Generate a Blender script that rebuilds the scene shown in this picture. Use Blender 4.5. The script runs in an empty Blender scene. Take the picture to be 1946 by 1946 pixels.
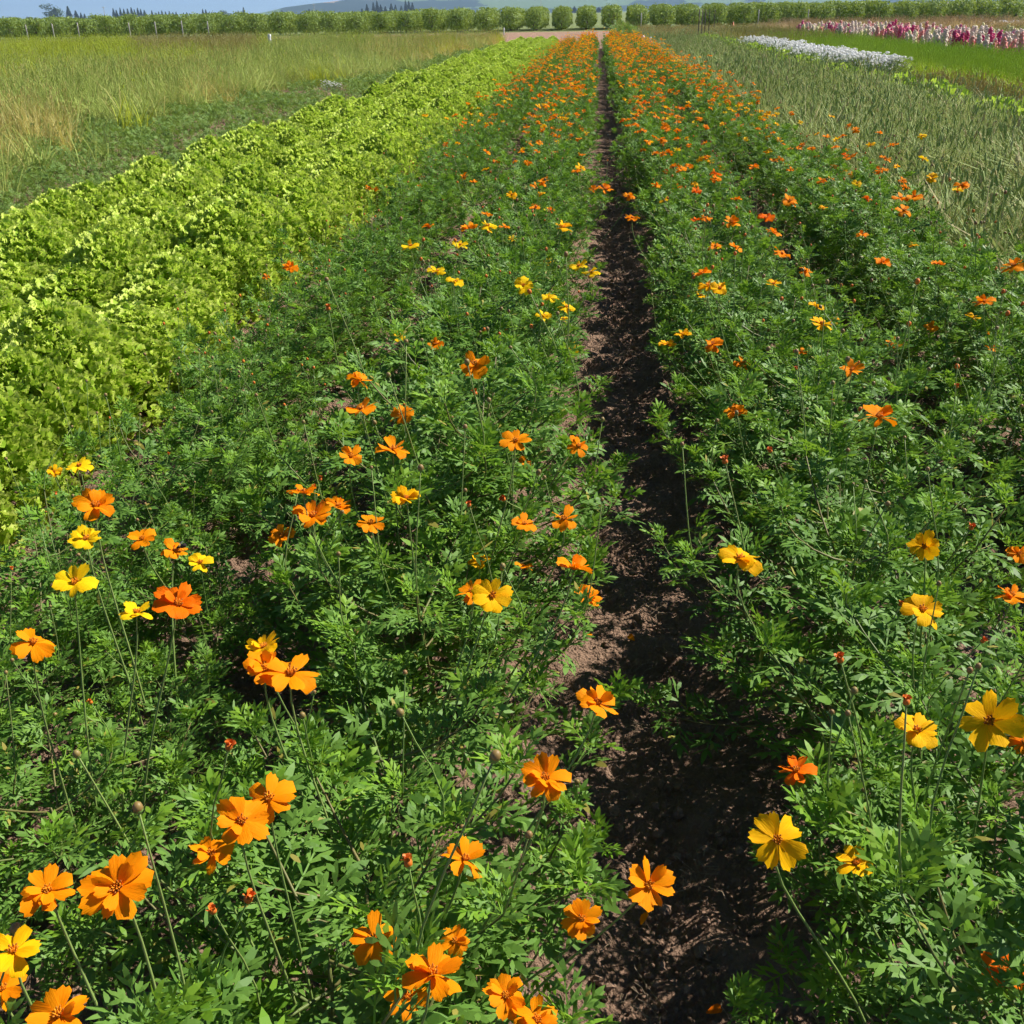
import bpy, math, random
import numpy as np
from mathutils import Matrix, Vector

R = math.radians
rng = np.random.default_rng(7)
random.seed(7)
sc = bpy.context.scene
COL = sc.collection

# ------------------------------------------------------------------ camera
IMG, FPX = 1946.0, 1910.0
CAM_H, PITCH, YAW, ROLL = 1.45, R(26.4), R(4.85), R(1.1)
fw = np.array([-math.sin(YAW) * math.cos(PITCH), math.cos(YAW) * math.cos(PITCH), -math.sin(PITCH)])
r0 = np.array([math.cos(YAW), math.sin(YAW), 0.0])
u0 = np.cross(r0, fw)
rt = r0 * math.cos(ROLL) - u0 * math.sin(ROLL)
up = u0 * math.cos(ROLL) + r0 * math.sin(ROLL)
eye = np.array([0, 0, CAM_H])
cd = bpy.data.cameras.new('camera')
cd.sensor_width = 36.0
cd.lens = 36.0 * FPX / IMG
cd.clip_start, cd.clip_end = 0.05, 40000
cam = bpy.data.objects.new('camera', cd)
COL.objects.link(cam)
cam.matrix_world = Matrix(((rt[0], up[0], -fw[0], 0), (rt[1], up[1], -fw[1], 0), (rt[2], up[2], -fw[2], CAM_H), (0, 0, 0, 1)))
sc.camera = cam

# ------------------------------------------------------------------ sky, sun, exposure
SUN_EL, SUN_AZ = R(44), R(62)          # azimuth measured from +Y towards +X
sun_dir = np.array([math.sin(SUN_AZ) * math.cos(SUN_EL), math.cos(SUN_AZ) * math.cos(SUN_EL), math.sin(SUN_EL)])
world = bpy.data.worlds.new('World')
sc.world = world
world.use_nodes = True
wn = world.node_tree.nodes
sky = wn.new('ShaderNodeTexSky')
sky.sky_type = 'NISHITA'
sky.sun_disc = False
sky.sun_elevation = SUN_EL
sky.sun_rotation = SUN_AZ
sky.air_density, sky.dust_density, sky.ozone_density = 0.5, 0.0, 8.0
bg = wn['Background']
bg.inputs['Strength'].default_value = 0.07
world.node_tree.links.new(sky.outputs[0], bg.inputs['Color'])
sl = bpy.data.lights.new('sun', 'SUN')
sl.energy, sl.angle, sl.color = 5.0, R(0.5), (1.0, 0.955, 0.88)
so = bpy.data.objects.new('sun', sl)
COL.objects.link(so)
so.rotation_euler = Vector(sun_dir).to_track_quat('Z', 'Y').to_euler()
so.location = (20, 15, 30)
sc.view_settings.view_transform = 'Standard'
sc.view_settings.look = 'None'
sc.view_settings.exposure = 0.74
sc.view_settings.gamma = 1.0
sc.view_settings.use_curve_mapping = False
sc.cycles.max_bounces = 6
sc.cycles.diffuse_bounces = 3
sc.cycles.glossy_bounces = 2
sc.cycles.transmission_bounces = 4
sc.cycles.transparent_max_bounces = 6
sc.cycles.volume_bounces = 0
sc.cycles.use_adaptive_sampling = True
sc.cycles.adaptive_threshold = 0.035
sc.cycles.adaptive_min_samples = 16
sc.cycles.use_denoising = True

# ------------------------------------------------------------------ helpers
def ray(px, py):
    d = fw * FPX + rt * (px - IMG / 2) - up * (py - IMG / 2)
    return d / np.linalg.norm(d)
def hit(px, py, z=0.0):
    d = ray(px, py)
    return eye + d * ((z - eye[2]) / d[2])
def at_y(px, py, Y):
    d = ray(px, py)
    return eye + d * (Y / d[1])
def at_depth(px, py, dep):
    d = fw * FPX + rt * (px - IMG / 2) - up * (py - IMG / 2)
    return eye + d * (dep / FPX)
def proj(P):
    v = np.asarray(P, float) - eye
    z = v @ fw
    if z < 0.05: return (-9e9, -9e9, z)
    return (IMG / 2 + FPX * (v @ rt) / z, IMG / 2 - FPX * (v @ up) / z, z)
def inview(P, r=0.3, zt=0.3):
    P = np.array(P, float)
    ok = False
    for z in (0, zt):
        x, y, d = proj((P[0], P[1], P[2] + z))
        if d < 0.1: continue
        m = r * FPX / d
        if -m < x < IMG + m and -m < y < IMG + m: ok = True
    return ok
def unit(v):
    v = np.asarray(v, float)
    return v / (np.linalg.norm(v) + 1e-12)

def vnoise(x, y, seed=0):
    x = np.asarray(x, float); y = np.asarray(y, float)
    xi = np.floor(x).astype(np.int64); yi = np.floor(y).astype(np.int64)
    fx = x - xi; fy = y - yi
    fx = fx * fx * (3 - 2 * fx); fy = fy * fy * (3 - 2 * fy)
    def h(a, b):
        n = (a * 374761393 + b * 668265263 + seed * 974711) & 0x7fffffff
        n = ((n ^ (n >> 13)) * 1274126177) & 0x7fffffff
        return ((n ^ (n >> 16)) & 0xffff) / 65535.0
    return (h(xi, yi) * (1 - fx) + h(xi + 1, yi) * fx) * (1 - fy) + (h(xi, yi + 1) * (1 - fx) + h(xi + 1, yi + 1) * fx) * fy

class Tpl:
    def __init__(s, V, F):
        s.V = np.asarray(V, float).reshape(-1, 3)
        s.T = np.array([f for f in F if len(f) == 3], int).reshape(-1, 3)
        s.Q = np.array([f for f in F if len(f) == 4], int).reshape(-1, 4)

class MB:
    def __init__(s):
        s.V = []; s.T = []; s.Q = []; s.tm = []; s.qm = []; s.n = 0
    def add(s, tpl, M=None, mat=0):
        if M is None: M = np.eye(4)[None]
        M = np.asarray(M, float)
        if M.ndim == 2: M = M[None]
        k, n = len(M), len(tpl.V)
        if k == 0: return s
        v = np.einsum('kij,nj->kni', M[:, :3, :3], tpl.V) + M[:, None, :3, 3]
        off = (s.n + np.arange(k) * n)[:, None, None]
        s.V.append(v.reshape(-1, 3))
        if len(tpl.T):
            s.T.append((tpl.T[None] + off).reshape(-1, 3)); s.tm.append(np.full(k * len(tpl.T), mat))
        if len(tpl.Q):
            s.Q.append((tpl.Q[None] + off).reshape(-1, 4)); s.qm.append(np.full(k * len(tpl.Q), mat))
        s.n += k * n
        return s
    def mesh(s, name, mats, smooth=True):
        me = bpy.data.meshes.new(name)
        V = np.concatenate(s.V)
        T = np.concatenate(s.T) if s.T else np.zeros((0, 3), int)
        Q = np.concatenate(s.Q) if s.Q else np.zeros((0, 4), int)
        mi = np.concatenate([np.concatenate(s.tm) if s.tm else np.zeros(0), np.concatenate(s.qm) if s.qm else np.zeros(0)]).astype(np.int32)
        me.vertices.add(len(V)); me.vertices.foreach_set('co', V.astype(np.float32).ravel())
        loops = np.concatenate([T.ravel(), Q.ravel()]).astype(np.int32)
        me.loops.add(len(loops)); me.loops.foreach_set('vertex_index', loops)
        nt, nq = len(T), len(Q)
        me.polygons.add(nt + nq)
        st = np.concatenate([np.arange(nt) * 3, nt * 3 + np.arange(nq) * 4]).astype(np.int32)
        me.polygons.foreach_set('loop_start', st)
        me.polygons.foreach_set('material_index', mi)
        me.polygons.foreach_set('use_smooth', np.full(nt + nq, smooth))
        me.update(calc_edges=True)
        for m in mats: me.materials.append(m)
        return me

def frame(loc, ydir, upv=(0, 0, 1), roll=0.0, scale=1.0):
    """matrix whose Y axis is ydir and Z is close to upv"""
    y = unit(ydir); z = np.asarray(upv, float); z = z - (z @ y) * y
    if np.linalg.norm(z) < 1e-4: z = np.array([1, 0, 0.]) - y[0] * y
    z = unit(z); x = np.cross(y, z)
    if roll:
        c, s_ = math.cos(roll), math.sin(roll)
        x, z = x * c + z * s_, z * c - x * s_
    M = np.eye(4)
    sx = scale if np.ndim(scale) else (scale, scale, scale)
    M[:3, 0], M[:3, 1], M[:3, 2], M[:3, 3] = x * sx[0], y * sx[1], z * sx[2], loc
    return M
def zframe(loc, zdir, spin=0.0, scale=1.0):
    z = unit(zdir); a = np.array([math.cos(spin), math.sin(spin), 0])
    x = a - (a @ z) * z
    if np.linalg.norm(x) < 1e-3: x = np.array([0, 0, 1.]) - z[2] * z
    x = unit(x); y = np.cross(z, x)
    M = np.eye(4)
    M[:3, 0], M[:3, 1], M[:3, 2], M[:3, 3] = x * scale, y * scale, z * scale, loc
    return M
def rotz(a, loc=(0, 0, 0), s=1.0):
    M = np.eye(4); c, n = math.cos(a), math.sin(a)
    s = s if np.ndim(s) else (s, s, s)
    M[:3, :3] = np.array([[c, -n, 0], [n, c, 0], [0, 0, 1]]) @ np.diag(s); M[:3, 3] = loc
    return M

def tube(pts, rad, sides=5, cap=True):
    pts = np.asarray(pts, float); n = len(pts)
    rad = np.broadcast_to(np.asarray(rad, float), (n,)) if np.ndim(rad) else np.full(n, rad)
    V = []; F = []
    t = np.gradient(pts, axis=0)
    a = np.array([1.0, 0.13, 0.07])
    for i in range(n):
        d = unit(t[i]); x = a - (a @ d) * d
        if np.linalg.norm(x) < 1e-3: x = np.array([0, 1., 0]) - d[1] * d
        x = unit(x); y = np.cross(d, x); a = x
        for k in range(sides):
            th = 2 * math.pi * k / sides
            V.append(pts[i] + rad[i] * (x * math.cos(th) + y * math.sin(th)))
    for i in range(n - 1):
        for k in range(sides):
            k2 = (k + 1) % sides
            F.append((i * sides + k, i * sides + k2, (i + 1) * sides + k2, (i + 1) * sides + k))
    if cap:
        V.append(pts[-1] + unit(t[-1]) * rad[-1] * .5); c = len(V) - 1
        for k in range(sides): F.append(((n - 1) * sides + k, (n - 1) * sides + (k + 1) % sides, c))
    return Tpl(V, F)
def box(x0, x1, y0, y1, z0, z1):
    V = [(x, y, z) for z in (z0, z1) for y in (y0, y1) for x in (x0, x1)]
    return Tpl(V, [(0, 2, 3, 1), (4, 5, 7, 6), (0, 1, 5, 4), (2, 6, 7, 3), (0, 4, 6, 2), (1, 3, 7, 5)])
def sphere(nu=8, nv=5, sx=1, sy=1, sz=1, jit=0.0, r_=None):
    V = [(0, 0, -sz)]; F = []
    for j in range(1, nv):
        ph = math.pi * j / nv - math.pi / 2
        for i in range(nu):
            th = 2 * math.pi * i / nu
            q = 1 + (r_.uniform(-jit, jit) if jit else 0)
            V.append((sx * q * math.cos(ph) * math.cos(th), sy * q * math.cos(ph) * math.sin(th), sz * q * math.sin(ph)))
    V.append((0, 0, sz)); top = len(V) - 1
    for i in range(nu):
        i2 = (i + 1) % nu
        F.append((0, 1 + i2, 1 + i))
        for j in range(nv - 2):
            a = 1 + j * nu
            F.append((a + i, a + i2, a + nu + i2, a + nu + i))
        F.append((1 + (nv - 2) * nu + i, 1 + (nv - 2) * nu + i2, top))
    return Tpl(V, F)
def curve(p0, p1, p2, p3, n=7):
    t = np.linspace(0, 1, n)[:, None]
    p0, p1, p2, p3 = map(lambda p: np.asarray(p, float), (p0, p1, p2, p3))
    return (1 - t) ** 3 * p0 + 3 * (1 - t) ** 2 * t * p1 + 3 * (1 - t) * t * t * p2 + t ** 3 * p3

def tag(o, label=None, cat=None, group=None, kind=None):
    if label: o['label'] = label
    if cat: o['category'] = cat
    if group: o['group'] = group
    if kind: o['kind'] = kind
    return o
def obj(name, me, parent=None, M=None):
    o = bpy.data.objects.new(name, me)
    COL.objects.link(o)
    if parent is not None: o.parent = parent
    if M is not None: o.matrix_basis = Matrix(M.tolist())
    return o
def empty(name, M=None):
    o = obj(name, None, None, M)
    o.empty_display_size = 0.05
    return o

def scatter(name, protos, P, rot, scl, idx, label, cat):
    """one object of stuff: proto meshes instanced on points"""
    P = np.asarray(P, np.float32).reshape(-1, 3); n = len(P)
    me = bpy.data.meshes.new(name)
    me.vertices.add(n); me.vertices.foreach_set('co', P.ravel())
    a = me.attributes.new('rot', 'FLOAT_VECTOR', 'POINT'); a.data.foreach_set('vector', np.asarray(rot, np.float32).ravel())
    s3 = np.asarray(scl, np.float32)
    if s3.ndim == 1: s3 = np.repeat(s3[:, None], 3, 1)
    a = me.attributes.new('scl', 'FLOAT_VECTOR', 'POINT'); a.data.foreach_set('vector', s3.ravel())
    a = me.attributes.new('idx', 'INT', 'POINT'); a.data.foreach_set('value', np.asarray(idx, np.int32))
    c = bpy.data.collections.new(name + '_kinds')
    for k, m in enumerate(protos):
        c.objects.link(bpy.data.objects.new('%s_kind_%02d' % (name, k), m))
    ng = bpy.data.node_groups.new(name, 'GeometryNodeTree')
    ng.interface.new_socket('Geometry', in_out='INPUT', socket_type='NodeSocketGeometry')
    ng.interface.new_socket('Geometry', in_out='OUTPUT', socket_type='NodeSocketGeometry')
    N = ng.nodes; L = ng.links
    gi, go = N.new('NodeGroupInput'), N.new('NodeGroupOutput')
    ip = N.new('GeometryNodeInstanceOnPoints'); ip.inputs['Pick Instance'].default_value = True
    ci = N.new('GeometryNodeCollectionInfo')
    ci.inputs['Collection'].default_value = c
    ci.inputs['Separate Children'].default_value = True
    ci.inputs['Reset Children'].default_value = True
    def na(nm, ty):
        q = N.new('GeometryNodeInputNamedAttribute'); q.data_type = ty; q.inputs['Name'].default_value = nm
        return q.outputs['Attribute']
    L.new(gi.outputs[0], ip.inputs['Points']); L.new(ci.outputs[0], ip.inputs['Instance'])
    L.new(na('idx', 'INT'), ip.inputs['Instance Index'])
    L.new(na('rot', 'FLOAT_VECTOR'), ip.inputs['Rotation'])
    L.new(na('scl', 'FLOAT_VECTOR'), ip.inputs['Scale'])
    L.new(ip.outputs[0], go.inputs[0])
    o = obj(name, me)
    md = o.modifiers.new('scatter', 'NODES'); md.node_group = ng
    tag(o, label, cat, kind='stuff')
    return o
def rz(n, tilt=0.12):
    return np.stack([rng.normal(0, tilt, n), rng.normal(0, tilt, n), rng.uniform(0, 6.283, n)], 1)

# ------------------------------------------------------------------ materials
def nmat(name):
    m = bpy.data.materials.new(name); m.use_nodes = True
    nt = m.node_tree; return m, nt, nt.nodes, nt.links, nt.nodes['Principled BSDF']
def mixc(N, L, fac, a, b):
    x = N.new('ShaderNodeMix'); x.data_type = 'RGBA'
    if hasattr(fac, 'links'): L.new(fac, x.inputs[0])
    else: x.inputs[0].default_value = fac
    for i, c in ((6, a), (7, b)):
        if hasattr(c, 'links'): L.new(c, x.inputs[i])
        else: x.inputs[i].default_value = (*c, 1)
    return x.outputs[2]
def math_(N, L, op, a, b=0.0):
    x = N.new('ShaderNodeMath'); x.operation = op
    for i, c in ((0, a), (1, b)):
        if hasattr(c, 'links'): L.new(c, x.inputs[i])
        else: x.inputs[i].default_value = c
    return x.outputs[0]
def leafmat(name, c1, c2, tr=0.3, rough=0.45, spec=0.4, tcol=None, wear=None, wfac=0.12):
    m, nt, N, L, p = nmat(name)
    g = N.new('ShaderNodeNewGeometry'); oi = N.new('ShaderNodeObjectInfo')
    f = math_(N, L, 'ADD', math_(N, L, 'MULTIPLY', g.outputs['Random Per Island'], 0.62), math_(N, L, 'MULTIPLY', oi.outputs['Random'], 0.38))
    c = mixc(N, L, f, c1, c2)
    if wear:
        w = math_(N, L, 'GREATER_THAN', math_(N, L, 'FRACT', math_(N, L, 'MULTIPLY', math_(N, L, 'ADD', g.outputs['Random Per Island'], oi.outputs['Random']), 7.31)), 1 - wfac)
        c = mixc(N, L, w, c, wear)
    L.new(c, p.inputs['Base Color'])
    p.inputs['Roughness'].default_value = rough
    p.inputs['Specular IOR Level'].default_value = spec
    if tr > 0:
        t = N.new('ShaderNodeBsdfTranslucent')
        hs = mixc(N, L, 0.5, c, tcol if tcol else (min(1, c2[0] * 1.8), min(1, c2[1] * 1.6), c2[2] * .6))
        L.new(hs, t.inputs['Color'])
        ms = N.new('ShaderNodeMixShader'); ms.inputs[0].default_value = tr
        L.new(p.outputs[0], ms.inputs[1]); L.new(t.outputs[0], ms.inputs[2])
        L.new(ms.outputs[0], N['Material Output'].inputs['Surface'])
    return m
def plain(name, c, rough=0.6, c2=None, nscale=20, metal=0, spec=0.4, bump=0.0):
    m, nt, N, L, p = nmat(name)
    nz = N.new('ShaderNodeTexNoise'); nz.inputs['Scale'].default_value = nscale; nz.inputs['Detail'].default_value = 4
    tc = N.new('ShaderNodeTexCoord'); L.new(tc.outputs['Object'], nz.inputs['Vector'])
    L.new(mixc(N, L, nz.outputs[0], c, c2 if c2 else tuple(q * .7 for q in c)), p.inputs['Base Color'])
    p.inputs['Roughness'].default_value = rough; p.inputs['Metallic'].default_value = metal
    p.inputs['Specular IOR Level'].default_value = spec
    if bump:
        b = N.new('ShaderNodeBump'); b.inputs['Strength'].default_value = bump; L.new(nz.outputs[0], b.inputs['Height']); L.new(b.outputs[0], p.inputs['Normal'])
    return m
M = {}
M['leaf'] = leafmat('cosmos_leaf', (0.082, 0.185, 0.026), (0.175, 0.32, 0.055), .27, .5, .2, (0.26, 0.44, 0.02), (0.34, 0.30, 0.06), .02)
M['young'] = leafmat('young_cosmos_leaf', (0.13, 0.29, 0.02), (0.23, 0.39, 0.035), .32, .5, .2, (0.35, 0.55, 0.04))
M['stem'] = leafmat('cosmos_stem', (0.10, 0.16, 0.035), (0.20, 0.15, 0.055), 0, .5, .3)
M['stalk'] = leafmat('flower_stalk', (0.14, 0.25, 0.05), (0.25, 0.30, 0.09), 0, .5, .3)
M['petal_o'] = leafmat('orange_petal', (0.90, 0.25, 0.002), (0.94, 0.36, 0.003), .28, .6, .06, (1.0, 0.25, 0.004))
M['petal_d'] = leafmat('deep_orange_petal', (0.88, 0.16, 0.002), (0.92, 0.22, 0.003), .28, .6, .06, (1.0, 0.16, 0.004))
M['petal_a'] = leafmat('amber_petal', (0.93, 0.48, 0.003), (0.95, 0.57, 0.004), .28, .6, .06, (1.0, 0.48, 0.005))
M['petal_y'] = leafmat('yellow_petal', (0.88, 0.55, 0.006), (0.92, 0.68, 0.008), .28, .6, .06, (1.0, 0.72, 0.01))
M['disc'] = leafmat('flower_disc', (0.70, 0.20, 0.004), (0.80, 0.34, 0.008), 0, .6, .3)
M['disc_dark'] = leafmat('flower_anther', (0.30, 0.08, 0.008), (0.62, 0.24, 0.01), 0, .6, .3)
M['bud'] = leafmat('flower_bud', (0.28, 0.11, 0.045), (0.22, 0.20, 0.05), 0, .5, .4)
M['bud_o'] = leafmat('opening_bud', (0.70, 0.19, 0.01), (0.55, 0.12, 0.02), 0, .55, .3)
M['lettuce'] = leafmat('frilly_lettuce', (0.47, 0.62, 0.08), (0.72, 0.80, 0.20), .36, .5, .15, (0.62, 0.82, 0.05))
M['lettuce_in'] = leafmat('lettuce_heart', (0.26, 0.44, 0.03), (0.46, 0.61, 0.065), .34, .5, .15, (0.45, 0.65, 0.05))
M['lettuce_b'] = leafmat('broad_lettuce', (0.36, 0.53, 0.05), (0.56, 0.68, 0.10), .35, .55, .15, (0.55, 0.75, 0.06))
M['weed'] = leafmat('field_weed', (0.14, 0.25, 0.055), (0.25, 0.37, 0.09), .25, .55, .2)
M['straw'] = leafmat('dry_straw', (0.42, 0.32, 0.10), (0.55, 0.42, 0.15), .2, .6, .2)
M['deadroot'] = leafmat('dead_root', (0.28, 0.20, 0.13), (0.38, 0.29, 0.19), 0, .8, .1)
M['seed'] = leafmat('ripening_grass', (0.30, 0.40, 0.08), (0.48, 0.54, 0.14), .3, .6, .12, (.46,.52,.16), (0.55, 0.47, 0.16), .10)
M['seed_lime'] = leafmat('lime_grass', (0.36, 0.46, 0.04), (0.50, 0.55, 0.07), .3, .6, .15)
M['seed_gold'] = leafmat('golden_grass', (0.46, 0.41, 0.11), (0.55, 0.50, 0.20), .3, .55, .25)
M['seed_brown'] = leafmat('brownish_grass', (0.31, 0.31, 0.09), (0.43, 0.39, 0.13), .3, .55, .25)
M['grey_grass'] = leafmat('weedy_grass', (0.25, 0.35, 0.095), (0.43, 0.48, 0.19), .25, .6, .1, (.42,.48,.14), (0.52, 0.44, 0.22), .16)
M['blue_grass'] = leafmat('blue_grey_foliage', (0.13, 0.20, 0.10), (0.23, 0.30, 0.17), .2, .55, .2)
M['dill'] = leafmat('feathery_green', (0.30, 0.46, 0.04), (0.46, 0.58, 0.07), .3, .5, .3)
M['dkgreen'] = leafmat('snapdragon_leaf', (0.045, 0.12, 0.03), (0.09, 0.19, 0.045), .2, .5, .3)
M['white_fl'] = leafmat('white_petals', (0.86, 0.85, 0.82), (0.90, 0.90, 0.87), .5, .6, .2, (0.8, 0.8, 0.75))
for pk in ('petal_o', 'petal_d', 'petal_a', 'petal_y'):
    nt = M[pk].node_tree; N, L = nt.nodes, nt.links; p = N['Principled BSDF']
    tc = N.new('ShaderNodeTexCoord'); mp = N.new('ShaderNodeMapping'); mp.inputs['Scale'].default_value = (24, 1.4, 6); L.new(tc.outputs['Object'], mp.inputs[0])
    nz = N.new('ShaderNodeTexNoise'); nz.inputs['Scale'].default_value = 1.0; nz.inputs['Detail'].default_value = 3; L.new(mp.outputs[0], nz.inputs['Vector'])
    src = p.inputs['Base Color'].links[0].from_socket
    dk = N.new('ShaderNodeMix'); dk.data_type = 'RGBA'; dk.blend_type = 'MULTIPLY'; L.new(math_(N, L, 'MULTIPLY', nz.outputs[0], .5), dk.inputs[0]); L.new(src, dk.inputs[6]); dk.inputs[7].default_value = (.97, .66, .8, 1)
    L.new(dk.outputs[2], p.inputs['Base Color'])
    bp = N.new('ShaderNodeBump'); bp.inputs['Strength'].default_value = .2; bp.inputs['Distance'].default_value = .02; L.new(nz.outputs[0], bp.inputs['Height']); L.new(bp.outputs[0], p.inputs['Normal'])
for k, c in dict(magenta=(0.55, 0.06, 0.18), pink=(0.74, 0.20, 0.32), salmon=(0.78, 0.34, 0.28), cream=(0.82, 0.76, 0.36), pale=(0.78, 0.62, 0.50)).items():
    M['snap_' + k] = leafmat('snapdragon_' + k, c, tuple(min(.9, q * 1.25) for q in c), .2, .6, .2, c)
M['orch'] = leafmat('orchard_leaf', (0.16, 0.25, 0.05), (0.29, 0.38, 0.10), .3, .5, .2)
M['fir'] = leafmat('fir_needles', (0.018, 0.04, 0.022), (0.035, 0.062, 0.03), 0, .7, .2)
M['broadtree'] = leafmat('far_tree_leaf', (0.04, 0.075, 0.025), (0.075, 0.115, 0.04), .2, .6, .2)
M['bark'] = plain('bark', (0.16, 0.12, 0.085), .85, (0.09, 0.07, 0.05), 8)
M['post'] = plain('weathered_post', (0.50, 0.46, 0.40), .8, (0.36, 0.32, 0.27), 6)
M['darkpost'] = plain('dark_steel_post', (0.07, 0.06, 0.055), .7, (0.12, 0.07, 0.05), 10)
M['pvc'] = plain('white_pipe', (0.80, 0.80, 0.77), .45, (0.70, 0.69, 0.64), 9)
M['cover'] = plain('white_row_cover_cloth', (0.76, 0.77, 0.78), .8, (0.66, 0.68, 0.70), 3)
M['orange_plastic'] = plain('orange_marker_plastic', (0.85, 0.16, 0.05), .5, (0.7, 0.12, 0.05), 20)
M['grey_plastic'] = plain('dark_grey_tray', (0.10, 0.11, 0.12), .5, (0.16, 0.17, 0.18), 10)
M['green_paint'] = plain('green_painted_steel', (0.05, 0.20, 0.06), .4, (0.04, 0.14, 0.05), 10)
M['rubber'] = plain('black_rubber', (0.02, 0.02, 0.02), .8)
M['hay'] = leafmat('dry_hay', (0.48, 0.33, 0.17), (0.58, 0.43, 0.24), .2, .7, .2)
M['clod'] = plain('soil_clod', (0.30, 0.195, 0.13), .95, (0.19, 0.12, 0.08), 60, 0, .15, .5)
M['bee'] = plain('black_bee_fur', (0.012, 0.010, 0.009), .9, (0.03, 0.025, 0.02), 300)
M['bee_y'] = plain('yellow_bee_band', (0.55, 0.38, 0.05), .9, (0.4, 0.25, 0.03), 300)
M['wing'] = plain('bee_wing', (0.30, 0.27, 0.22), .25, (0.2, 0.18, 0.15), 200)
M['broadweed'] = leafmat('broad_weed_leaf', (0.11, 0.25, 0.07), (0.16, 0.31, 0.10), .25, .4, .4)

def ground_mat():
    m, nt, N, L, p = nmat('field_soil')
    ge = N.new('ShaderNodeNewGeometry'); P = ge.outputs['Position']
    def noise(s, d=6, rr=.6):
        q = N.new('ShaderNodeTexNoise'); q.inputs['Scale'].default_value = s; q.inputs['Detail'].default_value = d; q.inputs['Roughness'].default_value = rr
        L.new(P, q.inputs['Vector']); return q.outputs[0]
    n1, n2, n3, n4 = noise(2.2), noise(28, 5, .7), noise(170, 4, .7), noise(.25, 4)
    c = mixc(N, L, n1, (0.255, 0.155, 0.10), (0.36, 0.235, 0.16))
    rp = N.new('ShaderNodeValToRGB'); rp.color_ramp.elements[0].position = .3; rp.color_ramp.elements[1].position = .72
    L.new(n2, rp.inputs[0])
    c = mixc(N, L, math_(N, L, 'MULTIPLY', rp.outputs[0], .45), c, (0.20, 0.125, 0.085))
    rp3 = N.new('ShaderNodeValToRGB'); rp3.color_ramp.elements[0].position = .58; rp3.color_ramp.elements[1].position = .72
    L.new(n3, rp3.inputs[0])
    c = mixc(N, L, math_(N, L, 'MULTIPLY', rp3.outputs[0], .4), c, (0.42, 0.30, 0.21))
    # reddish bare field far off, green grassland beyond it and to its side
    sx = N.new('ShaderNodeSeparateXYZ'); L.new(P, sx.inputs[0])
    def step(v, a, b):
        q = N.new('ShaderNodeMapRange'); q.inputs[1].default_value = a; q.inputs[2].default_value = b; q.clamp = True
        L.new(v, q.inputs[0]); return q.outputs[0]
    wob = math_(N, L, 'ADD', sx.outputs[1], math_(N, L, 'MULTIPLY', n4, 6.0))
    red = math_(N, L, 'MULTIPLY', step(wob, 50, 56), 1.0)
    c = mixc(N, L, red, c, mixc(N, L, n1, (0.34, 0.20, 0.13), (0.42, 0.28, 0.19)))
    grass = math_(N, L, 'MAXIMUM', step(wob, 93, 97), math_(N, L, 'MULTIPLY', step(sx.outputs[0], 1.5, 3.5), step(wob, 46, 50)))
    c = mixc(N, L, grass, c, mixc(N, L, n1, (0.13, 0.19, 0.06), (0.25, 0.27, 0.10)))
    L.new(c, p.inputs['Base Color'])
    p.inputs['Roughness'].default_value = .95; p.inputs['Specular IOR Level'].default_value = .15
    h = math_(N, L, 'ADD', math_(N, L, 'MULTIPLY', n2, .6), math_(N, L, 'MULTIPLY', n3, .4))
    vo = N.new('ShaderNodeTexVoronoi'); vo.inputs['Scale'].default_value = 55; L.new(P, vo.inputs['Vector'])
    vo2 = N.new('ShaderNodeTexVoronoi'); vo2.inputs['Scale'].default_value = 140; L.new(P, vo2.inputs['Vector'])
    h = math_(N, L, 'SUBTRACT', h, math_(N, L, 'ADD', math_(N, L, 'MULTIPLY', vo.outputs['Distance'], .55), math_(N, L, 'MULTIPLY', vo2.outputs['Distance'], .35)))
    b = N.new('ShaderNodeBump'); b.inputs['Strength'].default_value = 1.0; b.inputs['Distance'].default_value = .028
    L.new(h, b.inputs['Height']); L.new(b.outputs[0], p.inputs['Normal'])
    return m
M['ground'] = ground_mat()
def hill_mat():
    m, nt, N, L, p = nmat('wooded_hills')
    ge = N.new('ShaderNodeNewGeometry')
    mp = N.new('ShaderNodeMapping'); mp.inputs['Scale'].default_value = (1 / 210, 1 / 420, 1 / 60); L.new(ge.outputs['Position'], mp.inputs[0])
    vo = N.new('ShaderNodeTexVoronoi'); vo.inputs['Scale'].default_value = 1.0; L.new(mp.outputs[0], vo.inputs['Vector'])
    nz = N.new('ShaderNodeTexNoise'); nz.inputs['Scale'].default_value = 1.1; nz.inputs['Detail'].default_value = 6; L.new(mp.outputs[0], nz.inputs['Vector'])
    sp = N.new('ShaderNodeSeparateColor'); L.new(vo.outputs['Color'], sp.inputs[0])
    field = mixc(N, L, math_(N, L, 'GREATER_THAN', sp.outputs[1], .86), (0.13, 0.19, 0.06), (0.45, 0.30, 0.20))
    forest = mixc(N, L, nz.outputs[0], (0.012, 0.026, 0.014), (0.035, 0.055, 0.025))
    f = math_(N, L, 'MULTIPLY', math_(N, L, 'GREATER_THAN', sp.outputs[0], .42), math_(N, L, 'GREATER_THAN', nz.outputs[0], .44))
    L.new(mixc(N, L, f, forest, field), p.inputs['Base Color'])
    p.inputs['Roughness'].default_value = 1; p.inputs['Specular IOR Level'].default_value = 0
    return m
M['hill'] = hill_mat()

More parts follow.
